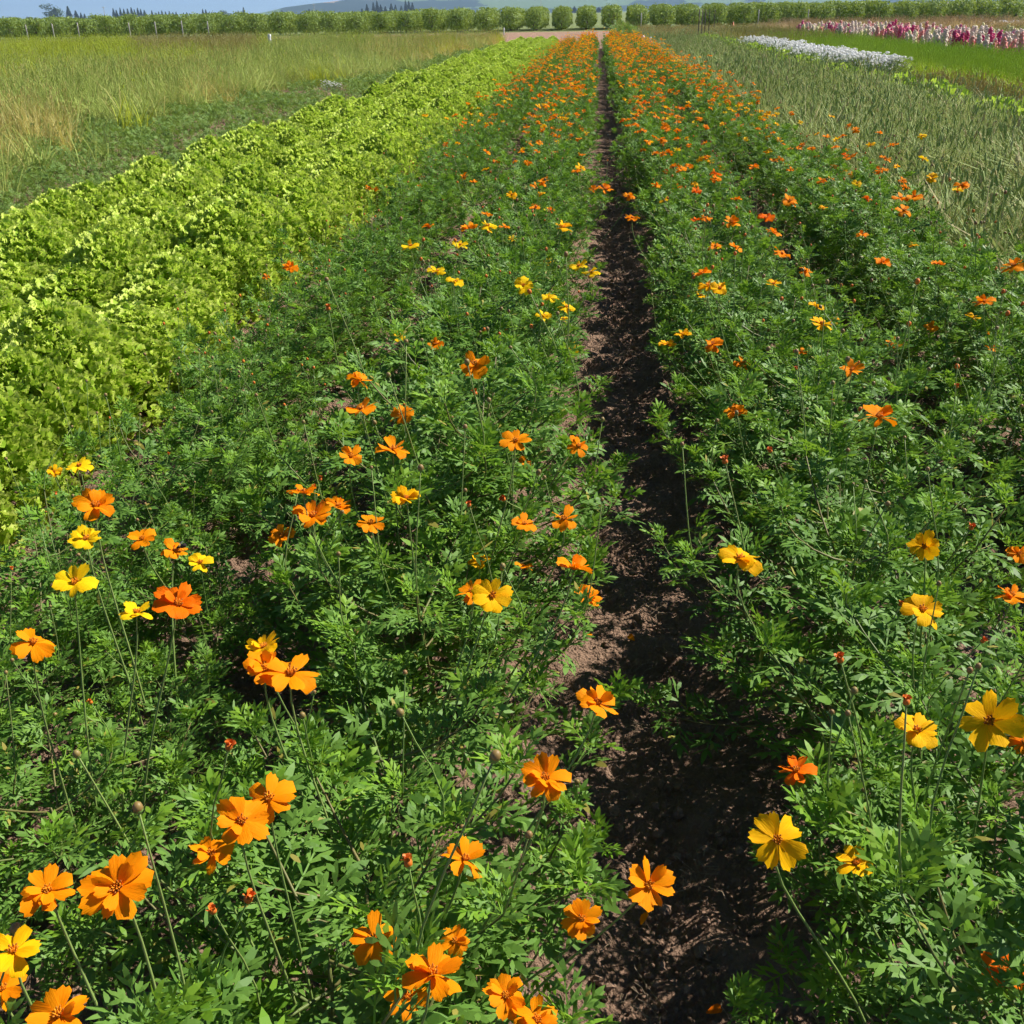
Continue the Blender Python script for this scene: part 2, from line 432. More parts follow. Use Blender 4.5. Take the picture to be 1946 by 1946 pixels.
# ------------------------------------------------------------------ ground
ROWX = [-1.15, -0.37, 0.62, 1.46]
def build_ground():
    xs = np.concatenate([[-4900, -4000, -1500, -600, -250, -120, -60, -30, -15, -9], np.arange(-6, -2.2, .3), np.arange(-2.2, 2.3, .028), np.arange(2.3, 7, .3), [9, 15, 30, 60, 120, 250, 600, 1500, 4000, 4500]])
    ys = [-60, -20, -6, -2, 0, .4]; y = .7; st = .026
    while y < 7600:
        ys.append(y); y += st
        if y > 6: st *= 1.09
    ys = np.array(ys)
    X, Y = np.meshgrid(xs, ys)
    Z = np.zeros_like(X)
    near = np.clip((26 - Y) / 18, 0, 1) * np.clip((4.5 - np.abs(X)) / 2, 0, 1)
    for k, rx in enumerate(ROWX): Z += .035 * np.exp(-((X - rx) / .22) ** 2) * near
    Z -= .02 * np.exp(-((X - .19) / .13) ** 2) * near
    lump = (vnoise(X * 5, Y * 5, 1) - .5) * .045 + (vnoise(X * 13, Y * 13, 2) - .5) * .04 + (vnoise(X * 27, Y * 27, 3) - .5) * .026 + (vnoise(X * 36, Y * 36, 7) - .5) * .016
    rip = np.sin(Y * 13 + 3 * vnoise(X * 3, Y * 2, 5)) * .008 * np.exp(-((X - .19) / .16) ** 2)
    Z += (lump + rip) * near * np.clip((12 - Y) / 5, .25, 1)
    n, mcol = X.shape
    V = np.stack([X, Y, Z], -1).reshape(-1, 3)
    i = np.arange(n - 1)[:, None] * mcol + np.arange(mcol - 1)[None]
    Q = np.stack([i, i + 1, i + mcol + 1, i + mcol], -1).reshape(-1, 4)
    t = Tpl(V, []); t.Q = Q
    tag(obj('ground', MB().add(t).mesh('ground', [M['ground']])), 'brown tilled soil of the flower field', kind='structure')
build_ground()

def gz(x, y):   # bed height used to seat things
    return .02 * max(math.exp(-((x - r) / .22) ** 2) for r in ROWX) if y < 22 else 0.0

# hills
def build_hills():
    xs = np.linspace(-4800, 4400, 150); ys = np.linspace(3200, 7600, 46)
    X, Y = np.meshgrid(xs, ys)
    ss = lambda a, b, v: (lambda t: t * t * (3 - 2 * t))(np.clip((v - a) / (b - a), 0, 1))
    Z = 40 * ss(-1330, -1010, X) * np.exp(-((Y - 4100) / 420) ** 2)
    Z += 140 * ss(-2050, -450, X) * np.exp(-((Y - 6500) / 800) ** 2) * (.75 + .4 * vnoise(X / 900, Y / 900, 8))
    Z += 55 * ss(-1300, -600, X) * np.exp(-((Y - 4900) / 500) ** 2) * (.5 + vnoise(X / 500, Y / 500, 12))
    Z += ss(-1500, -900, X) * ss(3200, 4000, Y) * (vnoise(X / 170, Y / 170, 4) * 16 + vnoise(X / 60, Y / 60, 9) * 7)
    Z = Z * ss(3200, 3600, Y) - 2
    n, mcol = X.shape
    i = np.arange(n - 1)[:, None] * mcol + np.arange(mcol - 1)[None]
    t = Tpl(np.stack([X, Y, Z], -1).reshape(-1, 3), []); t.Q = np.stack([i, i + 1, i + mcol + 1, i + mcol], -1).reshape(-1, 4)
    tag(obj('hills', MB().add(t).mesh('hills', [M['hill']])), 'blue wooded hills with pale fields on the horizon', kind='structure')
build_hills()

# ------------------------------------------------------------------ leaf, petal, flower shapes
def lobe(base, ang, L, w, r_, F, V, zb=0.0, pitch=0.0):
    """lanceolate lobe in the XY plane starting at base, pointing at ang from +Y"""
    d = np.array([math.sin(ang), math.cos(ang)]); q = np.array([d[1], -d[0]])
    k = len(V); tw = r_.uniform(-.55, .55)
    for t, ww in ((0, .22), (.38, 1), (.74, .72), (1, 0)):
        c = np.asarray(base[:2]) + d * L * t
        z = zb + pitch * L * t - .22 * L * t * t
        if ww == 0: V.append((c[0], c[1], z))
        else:
            for s in (-1, 1):
                p = c + q * s * w * ww
                V.append((p[0], p[1], z + s * w * ww * tw))
    F += [(k, k + 1, k + 3, k + 2), (k + 2, k + 3, k + 5, k + 4), (k + 4, k + 5, k + 6)]
def make_leaf(seed, broad=1.0):
    r_ = np.random.default_rng(seed); V = []; F = []
    zc = lambda y: .10 * y - .26 * y * y
    # rachis
    k = len(V)
    for y in (0, .35, .7): V += [(-.013, y, zc(y)), (.013, y, zc(y))]
    F += [(k, k + 1, k + 3, k + 2), (k + 2, k + 3, k + 5, k + 4)]
    for y, L, w, side in ((.26, .36, .046, 1), (.50, .38, .05, 1), (.72, .27, .043, 0)):
        for s in (-1, 1):
            a = s * R(r_.uniform(30, 48)); Lq = L * r_.uniform(.95, 1.3)
            lobe((0, y), a, Lq, w * .80 * broad, r_, F, V, zc(y), r_.uniform(-.1, .35))
            if side:
                b = (math.sin(a) * Lq * .42, y + math.cos(a) * Lq * .42)
                lobe(b, a + s * R(38), Lq * .48, w * .72 * broad, r_, F, V, zc(y) + .03, r_.uniform(-.1, .35))
                if r_.random() < .6: lobe(b, a - s * R(36), Lq * .40, w * .65 * broad, r_, F, V, zc(y) + .03, r_.uniform(-.1, .3))
    lobe((0, .68), R(r_.uniform(-6, 6)), .36, .055 * broad, r_, F, V, zc(.68), -.2)
    return Tpl(V, F)
LEAF = [make_leaf(100 + i, 1.0 + .12 * (i % 3)) for i in range(6)]
LEAF_ME = [MB().add(t, mat=0).mesh('cosmos_leaf', [M['leaf']], False) for t in LEAF]
YOUNG_ME = [MB().add(t, mat=0).mesh('young_leaf', [M['young']], False) for t in LEAF]

def make_petal(seed):
    r_ = np.random.default_rng(seed); V = []; F = []
    W = [(0, .07), (.16, .15), (.40, .27), (.66, .335), (.86, .33), (1.0, .24)]
    teeth = [-.10, .045, -.05, .04, -.09]
    if seed % 2: teeth = [-.08, .05, -.01, -.06, -.12]
    curl = r_.uniform(-.25, .35); bend = r_.uniform(.0, .42); tw = r_.uniform(-.16, .16); wf = r_.uniform(.80, 1.04)
    for t, w in W:
        for j in range(5):
            u = (j - 2) / 2.0
            y = t + (teeth[j] if t == 1.0 else 0)
            z = .16 * t - bend * t * t + curl * (u * w) ** 2 * 2.2 + (.014 if j % 2 else -.010) * min(1, t * 3) + tw * u * t
            V.append((u * w * wf, y, z))
    for i in range(5):
        for j in range(4):
            a = i * 5 + j
            F.append((a, a + 1, a + 6, a + 5))
    return Tpl(V, F)
PETAL = [make_petal(i) for i in range(5)]
COLS = {'o': 'petal_o', 'd': 'petal_d', 'a': 'petal_a', 'y': 'petal_y'}
PETAL_ME = {c: [MB().add(t).mesh('petal', [M[m]]) for t in PETAL] for c, m in COLS.items()}
def floret(): return Tpl([(.035, 0, 0), (0, .035, 0), (-.035, 0, 0), (0, -.035, 0), (.03, 0, .14), (0, .03, .14), (-.03, 0, .14), (0, -.03, .14), (0, 0, .19)],
                         [(0, 1, 5, 4), (1, 2, 6, 5), (2, 3, 7, 6), (3, 0, 4, 7), (4, 5, 8), (5, 6, 8), (6, 7, 8), (7, 4, 8)])
def add_disc(b, seed, d=0, dk=1, gr=2):
    r_ = np.random.default_rng(seed)
    b.add(sphere(8, 5, .13, .13, .10), rotz(0, (0, 0, .03)), d)
    ms = []
    for k in range(17):
        rr = .125 * math.sqrt((k + .5) / 17); th = k * 2.4
        p = np.array([rr * math.cos(th), rr * math.sin(th), .07])
        ms.append(zframe(p, (p[0] * 3.2 + r_.normal(0, .1), p[1] * 3.2, 1), 0, r_.uniform(.8, 1.25)))
    b.add(floret(), np.array(ms[:10]), d); b.add(floret(), np.array(ms[10:]), dk)
    b.add(sphere(7, 4, .085, .085, .11), rotz(0, (0, 0, -.085)), gr)
    V = []; F = []
    for k in range(8):
        a = k * math.pi / 4; c, s = math.cos(a), math.sin(a); n = len(V)
        V += [(.06 * c + .025 * s, .06 * s - .025 * c, -.05), (.06 * c - .025 * s, .06 * s + .025 * c, -.05), (.22 * c, .22 * s, -.02 - .05 * (k % 2))]
        F.append((n, n + 1, n + 2))
    b.add(Tpl(V, F), None, gr)
def petal_frames(seed):
    """list of (petal index, matrix) for one semi-double flower of radius 1"""
    r_ = np.random.default_rng(seed); out = []
    n = int(r_.integers(7, 10)); off = r_.uniform(0, 6.28)
    cup = r_.uniform(-2, 18)
    for k in range(n):
        a = off + 2 * math.pi * k / n + r_.normal(0, .07); e = R(cup + r_.normal(0, 11) + (3 if k % 2 else -3))
        d = (math.cos(a) * math.cos(e), math.sin(a) * math.cos(e), math.sin(e))
        out.append((int(r_.integers(5)), frame((math.cos(a) * .05, math.sin(a) * .05, .006 * (k % 2)), d, (0, 0, 1), r_.normal(0, .25), r_.uniform(.80, 1.04))))
    if seed % 3:
        for k in range(int(r_.integers(2, 5))):
            a = off + r_.uniform(0, 6.28); e = R(r_.uniform(20, 48))
            d = (math.cos(a) * math.cos(e), math.sin(a) * math.cos(e), math.sin(e))
            s = r_.uniform(.55, .8)
            out.append((int(r_.integers(5)), frame((math.cos(a) * .05, math.sin(a) * .05, .03), d, (0, 0, 1), r_.normal(0, .3), s)))
    return out
def disc_mesh(seed):
    b = MB(); add_disc(b, seed); return b.mesh('flower', [M['disc'], M['disc_dark'], M['stalk']])
DISC_ME = [disc_mesh(i) for i in range(3)]
FLOWER_ME = {}
for c, m in COLS.items():
    FLOWER_ME[c] = []
    for v in range(4):
        b = MB(); add_disc(b, v)
        for pi, Mx in petal_frames(500 + v * 7): b.add(PETAL[pi], Mx, 3)
        FLOWER_ME[c].append(b.mesh('flower', [M['disc'], M['disc_dark'], M['stalk'], M[m]]))
def bud_mesh(kind):
    b = MB()
    b.add(sphere(8, 6, .0062, .0062, .0072), rotz(0, (0, 0, .006)), 0)
    b.add(sphere(8, 4, .0058, .0058, .005), rotz(0, (0, 0, .0025)), 1)
    V = []; F = []
    for k in range(7):
        a = k * 2 * math.pi / 7; c, s = math.cos(a), math.sin(a); n = len(V)
        V += [(.004 * c + .0015 * s, .004 * s - .0015 * c, .001), (.004 * c - .0015 * s, .004 * s + .0015 * c, .001), (.011 * c, .011 * s, .006)]
        F.append((n, n + 1, n + 2))
    b.add(Tpl(V, F), None, 1)
    if kind == 'o':   # petal tips pushing out
        for k in range(7):
            a = k * 2 * math.pi / 7 + .3
            b.add(PETAL[k % 5], frame((.002 * math.cos(a), .002 * math.sin(a), .006), (math.cos(a) * .35, math.sin(a) * .35, 1), (-math.cos(a), -math.sin(a), .3), 0, .0125), 0)
    return b
BUD = {k: bud_mesh(k) for k in 'bo'}
BUD_ME = {'b': BUD['b'].mesh('bud', [M['bud'], M['stalk']]), 'o': BUD['o'].mesh('bud', [M['bud_o'], M['stalk']])}

# ------------------------------------------------------------------ cosmos plant variants
def gen_plant(seed):
    r_ = np.random.default_rng(seed)
    h = r_.uniform(.36, .45); lean = r_.normal(0, .03, 2)
    stems = []; leaves = []; heads = []
    t6 = np.linspace(0, 1, 6)
    main = np.stack([lean[0] * t6 ** 2 + .008 * np.sin(t6 * 7 + seed), lean[1] * t6 ** 2, h * t6], 1)
    stems.append((main, np.linspace(.0045, .0022, 6)))
    pt = lambda t: np.array([np.interp(t, t6, main[:, i]) for i in range(3)])
    nodes = np.linspace(.06, .97, 9); a0 = r_.uniform(0, 6.28)
    for k, t in enumerate(nodes):
        p = pt(t); az0 = a0 + k * R(90) + r_.normal(0, .25)
        for s in (0, math.pi):
            az = az0 + s + r_.normal(0, .15); o = np.array([math.cos(az), math.sin(az), 0])
            e = R(r_.uniform(-8, 25))
            leaves.append((p, o * math.cos(e) + np.array([0, 0, math.sin(e)]), r_.uniform(.10, .14) * (1 - .35 * t), r_.normal(0, .3), 0))
            L = r_.uniform(.28, .42) * (1.06 - .58 * t)
            rise = r_.uniform(.30, .85) * L + .02
            tip = p + o * L + np.array([r_.normal(0, .02), r_.normal(0, .02), rise])
            br = curve(p, p + o * L * .45 + np.array([0, 0, rise * .12]), p + o * L * .85 + np.array([0, 0, rise * .5]), tip, 6)
            stems.append((br, np.linspace(.0026, .0014, 6)))
            side = np.cross(o, [0, 0, 1])
            nl = 6 if t < .7 else 5
            for u in np.linspace(.28, .9, nl):
                q = np.array([np.interp(u, np.linspace(0, 1, 6), br[:, i]) for i in range(3)])
                for w in (-1, 1):
                    e = R(r_.uniform(-5, 52))
                    d = side * w * r_.uniform(.6, 1.0) + o * r_.uniform(.2, .8)
                    d = unit(d) * math.cos(e) + np.array([0, 0, math.sin(e)])
                    leaves.append((q, d, r_.uniform(.085, .13) * (1 - .3 * u), r_.normal(0, .35), 0 if r_.random() < .9 else 1))
            for w in range(7):
                a = r_.uniform(0, 6.28); e = R(r_.uniform(25, 78))
                d = np.array([math.cos(a) * math.cos(e), math.sin(a) * math.cos(e), math.sin(e)])
                leaves.append((tip, d, r_.uniform(.045, .075), r_.normal(0, .4), 1 if w < 4 else 0))
            if t > .35 and r_.random() < .75:
                dz = r_.uniform(.09, .25); off = np.array([r_.normal(0, .035), r_.normal(0, .035), dz])
                st = curve(tip, tip + np.array([0, 0, dz * .4]) + o * .02, tip + off * .7, tip + off, 5)
                stems.append((st, np.linspace(.0014, .0010, 5)))
                heads.append((tip + off, unit(st[-1] - st[-2])))
    return dict(stems=stems, leaves=leaves, heads=heads)
def stem_mesh(pl, name='stem', sides=5):
    b = MB()
    for pts, rad in pl['stems']: b.add(tube(pts, rad, sides), None, 0 if rad[0] > .0015 else 1)
    return b
def leaf_mats(pl):
    return [(i, frame(p, d, (0, 0, 1), roll, s), y) for i, (p, d, s, roll, y) in enumerate(pl['leaves'])]
NV = 8
PLANT = [gen_plant(900 + i) for i in range(NV)]
STEM_ME, FOL_ME, INNER_ME, STEM_BUD_ME = [], [], [], []
for pl in PLANT:
    STEM_ME.append(stem_mesh(pl).mesh('stem', [M['stem'], M['stalk']]))
    b = stem_mesh(pl, sides=4)
    for k, (p, d) in enumerate(pl['heads']):
        kd = 'o' if k % 3 == 0 else 'b'
        for tplV, mi in (((sphere(7, 5, .005, .005, .0062), 2 if kd == 'b' else 3)),): b.add(tplV, zframe(p, d), mi)
    STEM_BUD_ME.append(b.mesh('stem', [M['stem'], M['stalk'], M['bud'], M['bud_o']]))
    lm = leaf_mats(pl)
    # the outermost leaves are built one by one on the near plants
    sc_ = [np.linalg.norm(m[:2, 3]) + .9 * m[2, 3] + (.05 if y == 0 else 0) for _, m, y in lm]
    order = np.argsort(sc_)[::-1]; outer = set(order[:130].tolist())
    pl['outer'] = [(i, m, y) for i, m, y in lm if i in outer]
    for which, lst in ((0, FOL_ME), (1, INNER_ME)):
        b = MB()
        for v in range(6):
            for y in (0, 1):
                ms = [m for i, m, yy in lm if i % 6 == v and yy == y and (which == 0 or i not in outer)]
                if ms: b.add(LEAF[v], np.array(ms), y)
        lst.append(b.mesh('foliage', [M['leaf'], M['young']], False))

# ------------------------------------------------------------------ flowers read off the photograph: x, y, width in its pixels, colour, how far it faces the viewer
FL = [(90,1680,105,'o',.7),(222,1675,132,'o',.75),(25,1795,112,'a',.45),(4,1866,85,'o',.4),(110,1915,115,'o',.4),(508,1507,108,'o',.55),(455,1550,108,'o',.75),(400,1612,84,'o',.6),
 (707,1772,98,'o',.75),(858,1777,62,'o',.5),(815,1838,118,'o',.7),(768,1882,98,'o',.6),(955,1880,88,'o',.5),(1012,1925,92,'o',.5),(877,1622,88,'o',.8),(1030,1470,98,'o',.5),
 (1128,1327,82,'o',.35),(1224,1670,98,'o',.9),(1098,1735,80,'o',.7),(1503,1455,72,'d',.5),(1466,1585,112,'a',1.0),(1614,1630,80,'a',.6),(1730,1380,82,'a',.6),(1868,1362,122,'a',.85),
 (1893,1835,92,'d',.8),(1932,1402,55,'o',.5),(548,1272,140,'o',.45),(500,1262,92,'o',.35),(497,1222,72,'a',.35),(62,1213,82,'o',.6),(335,1140,92,'d',.75),(258,1157,68,'y',.25),
 (140,1100,78,'y',.3),(378,1063,52,'y',.3),(330,1040,54,'o',.3),(268,1017,54,'o',.5),(163,1018,62,'y',.35),(180,955,76,'o',.3),(150,880,50,'y',.25),(102,890,32,'a',.3),
 (532,1012,52,'o',.6),(590,975,76,'o',.35),(572,930,62,'o',.25),(638,955,52,'o',.5),(700,987,56,'o',.45),(768,942,62,'a',.5),(988,990,52,'o',.4),(1065,980,62,'o',.6),
 (1083,1073,78,'o',.45),(1107,1127,54,'o',.5),(928,1125,78,'a',.6),(890,1117,62,'o',.5),(905,1060,46,'a',.4),(988,1070,36,'o',-.3),(1395,1056,88,'a',.3),(1745,1032,62,'a',.4),
 (1740,1152,84,'a',.6),(1910,1125,60,'o',.4),(1922,1045,42,'o',.4),(662,862,52,'o',.3),(742,850,70,'o',.3),(757,783,46,'o',.25),(683,773,62,'o',.25),(678,718,50,'o',.25),
 (897,688,74,'o',.2),(905,718,36,'a',.2),(823,650,34,'o',.3),(755,635,37,'y',.6),(973,833,58,'o',.4),(990,873,28,'o',.3),(1090,843,46,'o',.25),(1079,660,38,'y',.85),(838,792,26,'y',.3),
 (1659,788,72,'o',.3),(1608,699,46,'o',.3),(1578,754,27,'o',.2),(1388,778,42,'o',.3),(1402,688,38,'o',.3),(1345,650,40,'o',.3),(1260,650,34,'a',.2),(1289,632,34,'a',.25),
 (1550,612,48,'a',.3),(1572,603,28,'a',.3),(1542,580,33,'a',.3),(1688,648,35,'o',.3),(1512,665,27,'o',.3),(1758,617,28,'o',.4),(1835,600,32,'a',.2),(1857,570,40,'o',.2),
 (1877,632,30,'o',.3),(1872,657,30,'o',.3),(1912,502,48,'o',.3),(548,505,30,'o',.4),(503,523,16,'o',.3),(775,465,36,'y',.3),(825,513,36,'y',.3),(858,533,36,'y',.35),
 (868,463,30,'y',.25),(920,427,37,'y',.15),(885,430,40,'o',.2),(988,540,42,'y',.25),(1037,562,36,'y',.3),(1068,580,36,'y',.25),(1025,597,36,'y',.2),(1064,603,24,'y',.2),
 (1092,503,34,'y',.2),(1115,515,34,'y',.2),(1035,495,24,'y',.2),(1063,430,38,'a',.2),(1193,412,28,'o',.3),(1186,370,24,'o',.2),(1142,358,32,'o',.2),(1325,516,34,'o',.2),
 (1335,540,38,'a',.2),(1358,545,36,'a',.2),(1322,558,30,'a',.3),(1460,440,30,'o',.3),(1475,480,36,'o',.15),(1520,512,28,'o',.2),(1460,537,32,'a',.2),(1388,468,28,'o',.2),
 (1700,375,32,'o',.2),(1726,372,34,'o',.2),(1705,398,46,'o',.2),(1815,350,44,'o',.15),(1670,300,26,'o',.2),(1663,322,30,'o',.2),(1770,498,28,'o',.2),(1665,495,32,'o',.15),
 (1350,465,26,'o',.2),(1330,412,24,'o',.2),(1380,420,34,'o',.3),(1446,412,40,'d',.2),(1490,380,38,'o',.3),(1350,328,26,'d',.3)]

# ------------------------------------------------------------------ cosmos rows
ROWTXT = ['row by the lettuces', 'row on lettuce side of path', 'row on grassy side of path', 'row by the weedy grass']
ORD = ['first','second','third','fourth','fifth','sixth','seventh','eighth','ninth','tenth','eleventh','twelfth','thirteenth','fourteenth','fifteenth','sixteenth','seventeenth','eighteenth','nineteenth']
for tens, te in (('twent', 20), ('thirt', 30), ('fort', 40)):
    ORD += [tens + 'ieth'] + [tens + 'y-' + q for q in ORD[:9]]
NUM = ['no','one','two','three','four','five','six','seven','eight','nine','ten','eleven','twelve']
CW = {'o': 'orange', 'd': 'red-orange', 'a': 'amber', 'y': 'yellow'}
plants = []
for ri, rx in enumerate(ROWX):
    y = .52 + .07 * ri
    while y < 48.5:
        x = rx + rng.normal(0, .045)
        s = rng.uniform(.84, 1.12)
        if y < 2.6 and ri == 1: x += .04; s *= 1.1
        if y < 2.6 and ri == 2: x -= .02; s *= 1.05
        if ri == 0: s *= .80
        if ri == 3 and y > 6: s *= .95
        plants.append(dict(row=ri, p=np.array([x, y, gz(x, y) - .005]), s=s, a=rng.uniform(0, 6.28), v=int(rng.integers(NV)), fl=[]))
        y += (rng.uniform(.19, .26) if y < 6 else rng.uniform(.22, .29)) if rng.random() < .95 else .4
for x, y, s in ((-.84, 1.18, .82), (-.88, 1.92, .70), (-.90, 2.75, .6), (-.80, 1.45, .62)):
    plants.append(dict(row=0, p=np.array([x, y, 0.0]), s=s, a=x * 40, v=int(y * 10) % NV, fl=[]))
plants = [p for p in plants if inview(p['p'], .32, .4)]
plants.sort(key=lambda p: p['p'][1])
indiv, rest = plants[:300], plants[300:]
YFAR = rest[0]['p'][1] if rest else 99
pos = np.array([p['p'] for p in indiv])
for i, (px, py, w, c, face) in enumerate(FL):
    px *= 1.007; py *= 1.007
    dep = .056 * FPX / w
    P = at_depth(px, py, dep)
    d = ray(px, py)
    zlo, zhi = (.41 if w < 60 else .49), .68
    if P[2] < zlo: P = hit(px, py, zlo + .05 * rng.random())
    if P[2] > zhi: P = hit(px, py, zhi - .06 * rng.random())
    dep = (P - eye) @ fw
    rad = float(np.clip(dep * w / FPX / 2, .016, .041))
    dd = np.hypot(pos[:, 0] - P[0], pos[:, 1] - P[1])
    h = int(np.argmin(dd))
    n = unit(np.array([0, 0, 1.0]) * (1.02 - .72 * max(face, 0)) + unit(eye - P) * face * 1.05 + sun_dir * .18 + rng.normal(0, .2, 3))
    indiv[h]['fl'].append(dict(P=P, r=rad, c=c, n=n, w=w, seed=1000 + i))
NEAR_D = 2.42
rowcount = [0] * 4
for pl in indiv:
    ri = pl['row']; k = rowcount[ri]; rowcount[ri] += 1
    V = PLANT[pl['v']]; p = pl['p']; dist = p[1]
    near = dist < NEAR_D
    Mw = rotz(pl['a'], p, pl['s']); Mi = np.linalg.inv(Mw)
    cols = [f['c'] for f in pl['fl']]
    # free flowers on the farther plants
    free = []
    if dist > 4.2:
        prob = np.interp(dist, [4.2, 6, 8, 12, 20], [.05, .32, .58, .72, .78])
        if ri == 0: prob *= np.interp(dist, [5, 9, 14, 20], [.10, .25, .55, .9])
        if ri == 3: prob *= np.interp(dist, [4, 8, 12], [.55, .9, 1])
        for hp, hd in V['heads']:
            if rng.random() < prob:
                yel = .45 if (dist > 7.5 and dist < 11.5 and ri >= 2 and p[0] > 1) else .10
                c = 'y' if rng.random() < yel * .6 else ('a' if rng.random() < yel + .08 else ('d' if rng.random() < .08 else 'o'))
                free.append((hp, hd, c)); cols.append(c)
    root = empty('cosmos_plant', Mw)
    nfl = len(cols)
    if k < 34:
        if nfl == 0: what = 'leafy cosmos plant without open flowers'
        else:
            mc = max(set(cols), key=cols.count)
            mix = ' and '.join(CW[c] for c in sorted(set(cols), key=lambda c: -cols.count(c))[:2])
            what = 'cosmos with %s %s flower%s' % (NUM[min(nfl, 12)], mix, '' if nfl == 1 else 's')
        lab = '%s, %s from front, %s' % (what, ORD[k], ROWTXT[ri])
        lab = lab.replace('leafy cosmos plant without open flowers', 'flowerless cosmos')
    else:
        zone = 'middle' if dist < 9 else 'far'
        lab = 'orange flowering cosmos plant in the distant part of the %s' % ROWTXT[ri]
    tag(root, lab, 'cosmos plant', 'cosmos plants, ' + ROWTXT[ri])
    if near:
        obj('stem', STEM_ME[pl['v']], root)
        tag(obj('foliage', INNER_ME[pl['v']], root), kind='stuff')
        for i, m, yng in V['outer']:
            obj('leaf', (YOUNG_ME if yng else LEAF_ME)[i % 6], root, m)
        for j, (hp, hd) in enumerate(V['heads']):
            obj('bud', BUD_ME['o' if (j + k) % 5 == 0 else 'b'], root, zframe(hp, hd, 0, rng.uniform(.5, .85)))
    else:
        obj('stem', STEM_BUD_ME[pl['v']], root)
        tag(obj('foliage', FOL_ME[pl['v']], root), kind='stuff')
        for hp, hd, c in free:
            n = unit(np.array([rng.normal(0, .3), rng.normal(0, .3), 1.0]) + np.array([0, -.12, 0]))
            n = unit(Mi[:3, :3] @ n)
            r_ = rng.uniform(.024, .031) / pl['s']
            obj('flower', FLOWER_ME[c][int(rng.integers(4))], root, zframe(hp + np.array([0, 0, .004]), n, rng.uniform(0, 6.28), r_))
    for f in pl['fl']:
        P, n = f['P'], f['n']
        toward = P - p; hd = toward.copy(); hd[2] = 0
        S = p + hd * .5 + np.array([0, 0, min(.26, P[2] * .5)])
        E_ = P - n * f['r'] * .16
        L = np.linalg.norm(E_ - S)
        pts = curve(S, S + np.array([0, 0, L * .4]) + hd * .12, E_ - unit(n + np.array([0, 0, .8])) * L * .3, E_, 9)
        pts = np.c_[pts, np.ones(len(pts))] @ Mi.T
        obj('flower_stalk', MB().add(tube(pts[:, :3], np.linspace(.0021, .0012, 9) / pl['s'], 6)).mesh('flower_stalk', [M['stalk']]), root)
        nl = unit(Mi[:3, :3] @ n)
        Pl = (Mi @ np.append(P, 1))[:3]
        fm = zframe(Pl, nl, rng.uniform(0, 6.28), f['r'] / pl['s'])
        if f['w'] >= 44:
            fo = obj('flower', DISC_ME[f['seed'] % 3], root, fm)
            for pi, pm in petal_frames(f['seed']): obj('petal', PETAL_ME[f['c']][pi], fo, pm)
        else:
            obj('flower', FLOWER_ME[f['c']][f['seed'] % 4], root, fm)

# far cosmos: too many to single out
def far_cosmos():
    ms = []
    for v in range(5):
        pl = PLANT[v]; b = stem_mesh(pl, sides=3)
        for q in range(6):
            for y in (0, 1):
                mm = [m for i, m, yy in leaf_mats(pl) if i % 6 == q and yy == y]
                if mm: b.add(LEAF[q], np.array(mm), 2 + y)
        r_ = np.random.default_rng(v)
        for hp, hd in pl['heads']:
            if r_.random() < .85:
                c = r_.choice([0, 0, 0, 0, 0, 0, 2, 2, 3])
                for pi, Mx in petal_frames(int(r_.integers(99))): b.add(PETAL[pi], zframe(hp, unit(np.array([r_.normal(0, .3), r_.normal(0, .3), 1])), 0, r_.uniform(.024, .033)) @ Mx, 4 + int(c))
        ms.append(b.mesh('far_cosmos', [M['stem'], M['stalk'], M['leaf'], M['young'], M['petal_o'], M['petal_d'], M['petal_a'], M['petal_y']], False))
    P = np.array([p['p'] for p in rest])
    scatter('distant_cosmos', ms, P, np.array([[0, 0, p['a']] for p in rest]), np.array([p['s'] for p in rest]), rng.integers(0, 5, len(P)),
            'far ends of the orange cosmos rows running toward the orchard', 'cosmos flowers')
far_cosmos()

# ------------------------------------------------------------------ lettuce
def make_frill(seed, nu=7, nv=4, amp=.26):
    r_ = np.random.default_rng(seed); V = []; F = []
    ph = r_.uniform(0, 6.28); fr = r_.uniform(2.6, 3.4); cup = r_.uniform(.1, .5)
    for i in range(nv):
        t = i / (nv - 1)
        w = .12 + .52 * t ** .8
        for j in range(nu):
            u = 2 * j / (nu - 1) - 1
            edge = max(t ** 2, abs(u) ** 3 * t)
            z = amp * edge * math.sin(fr * math.pi * u + ph + i * .4) * r_.uniform(.7, 1.3) + cup * t * t * .4 - cup * .5 * u * u * t
            y = t * (1 - .22 * u * u) + .06 * edge * math.cos(fr * math.pi * u * 1.3 + ph)
            V.append((u * w + r_.normal(0, .015), y, z))
    for i in range(nv - 1):
        for j in range(nu - 1):
            a = i * nu + j
            F.append((a, a + 1, a + nu + 1, a + nu))
    return Tpl(V, F)
FRILL = [make_frill(i) for i in range(5)]
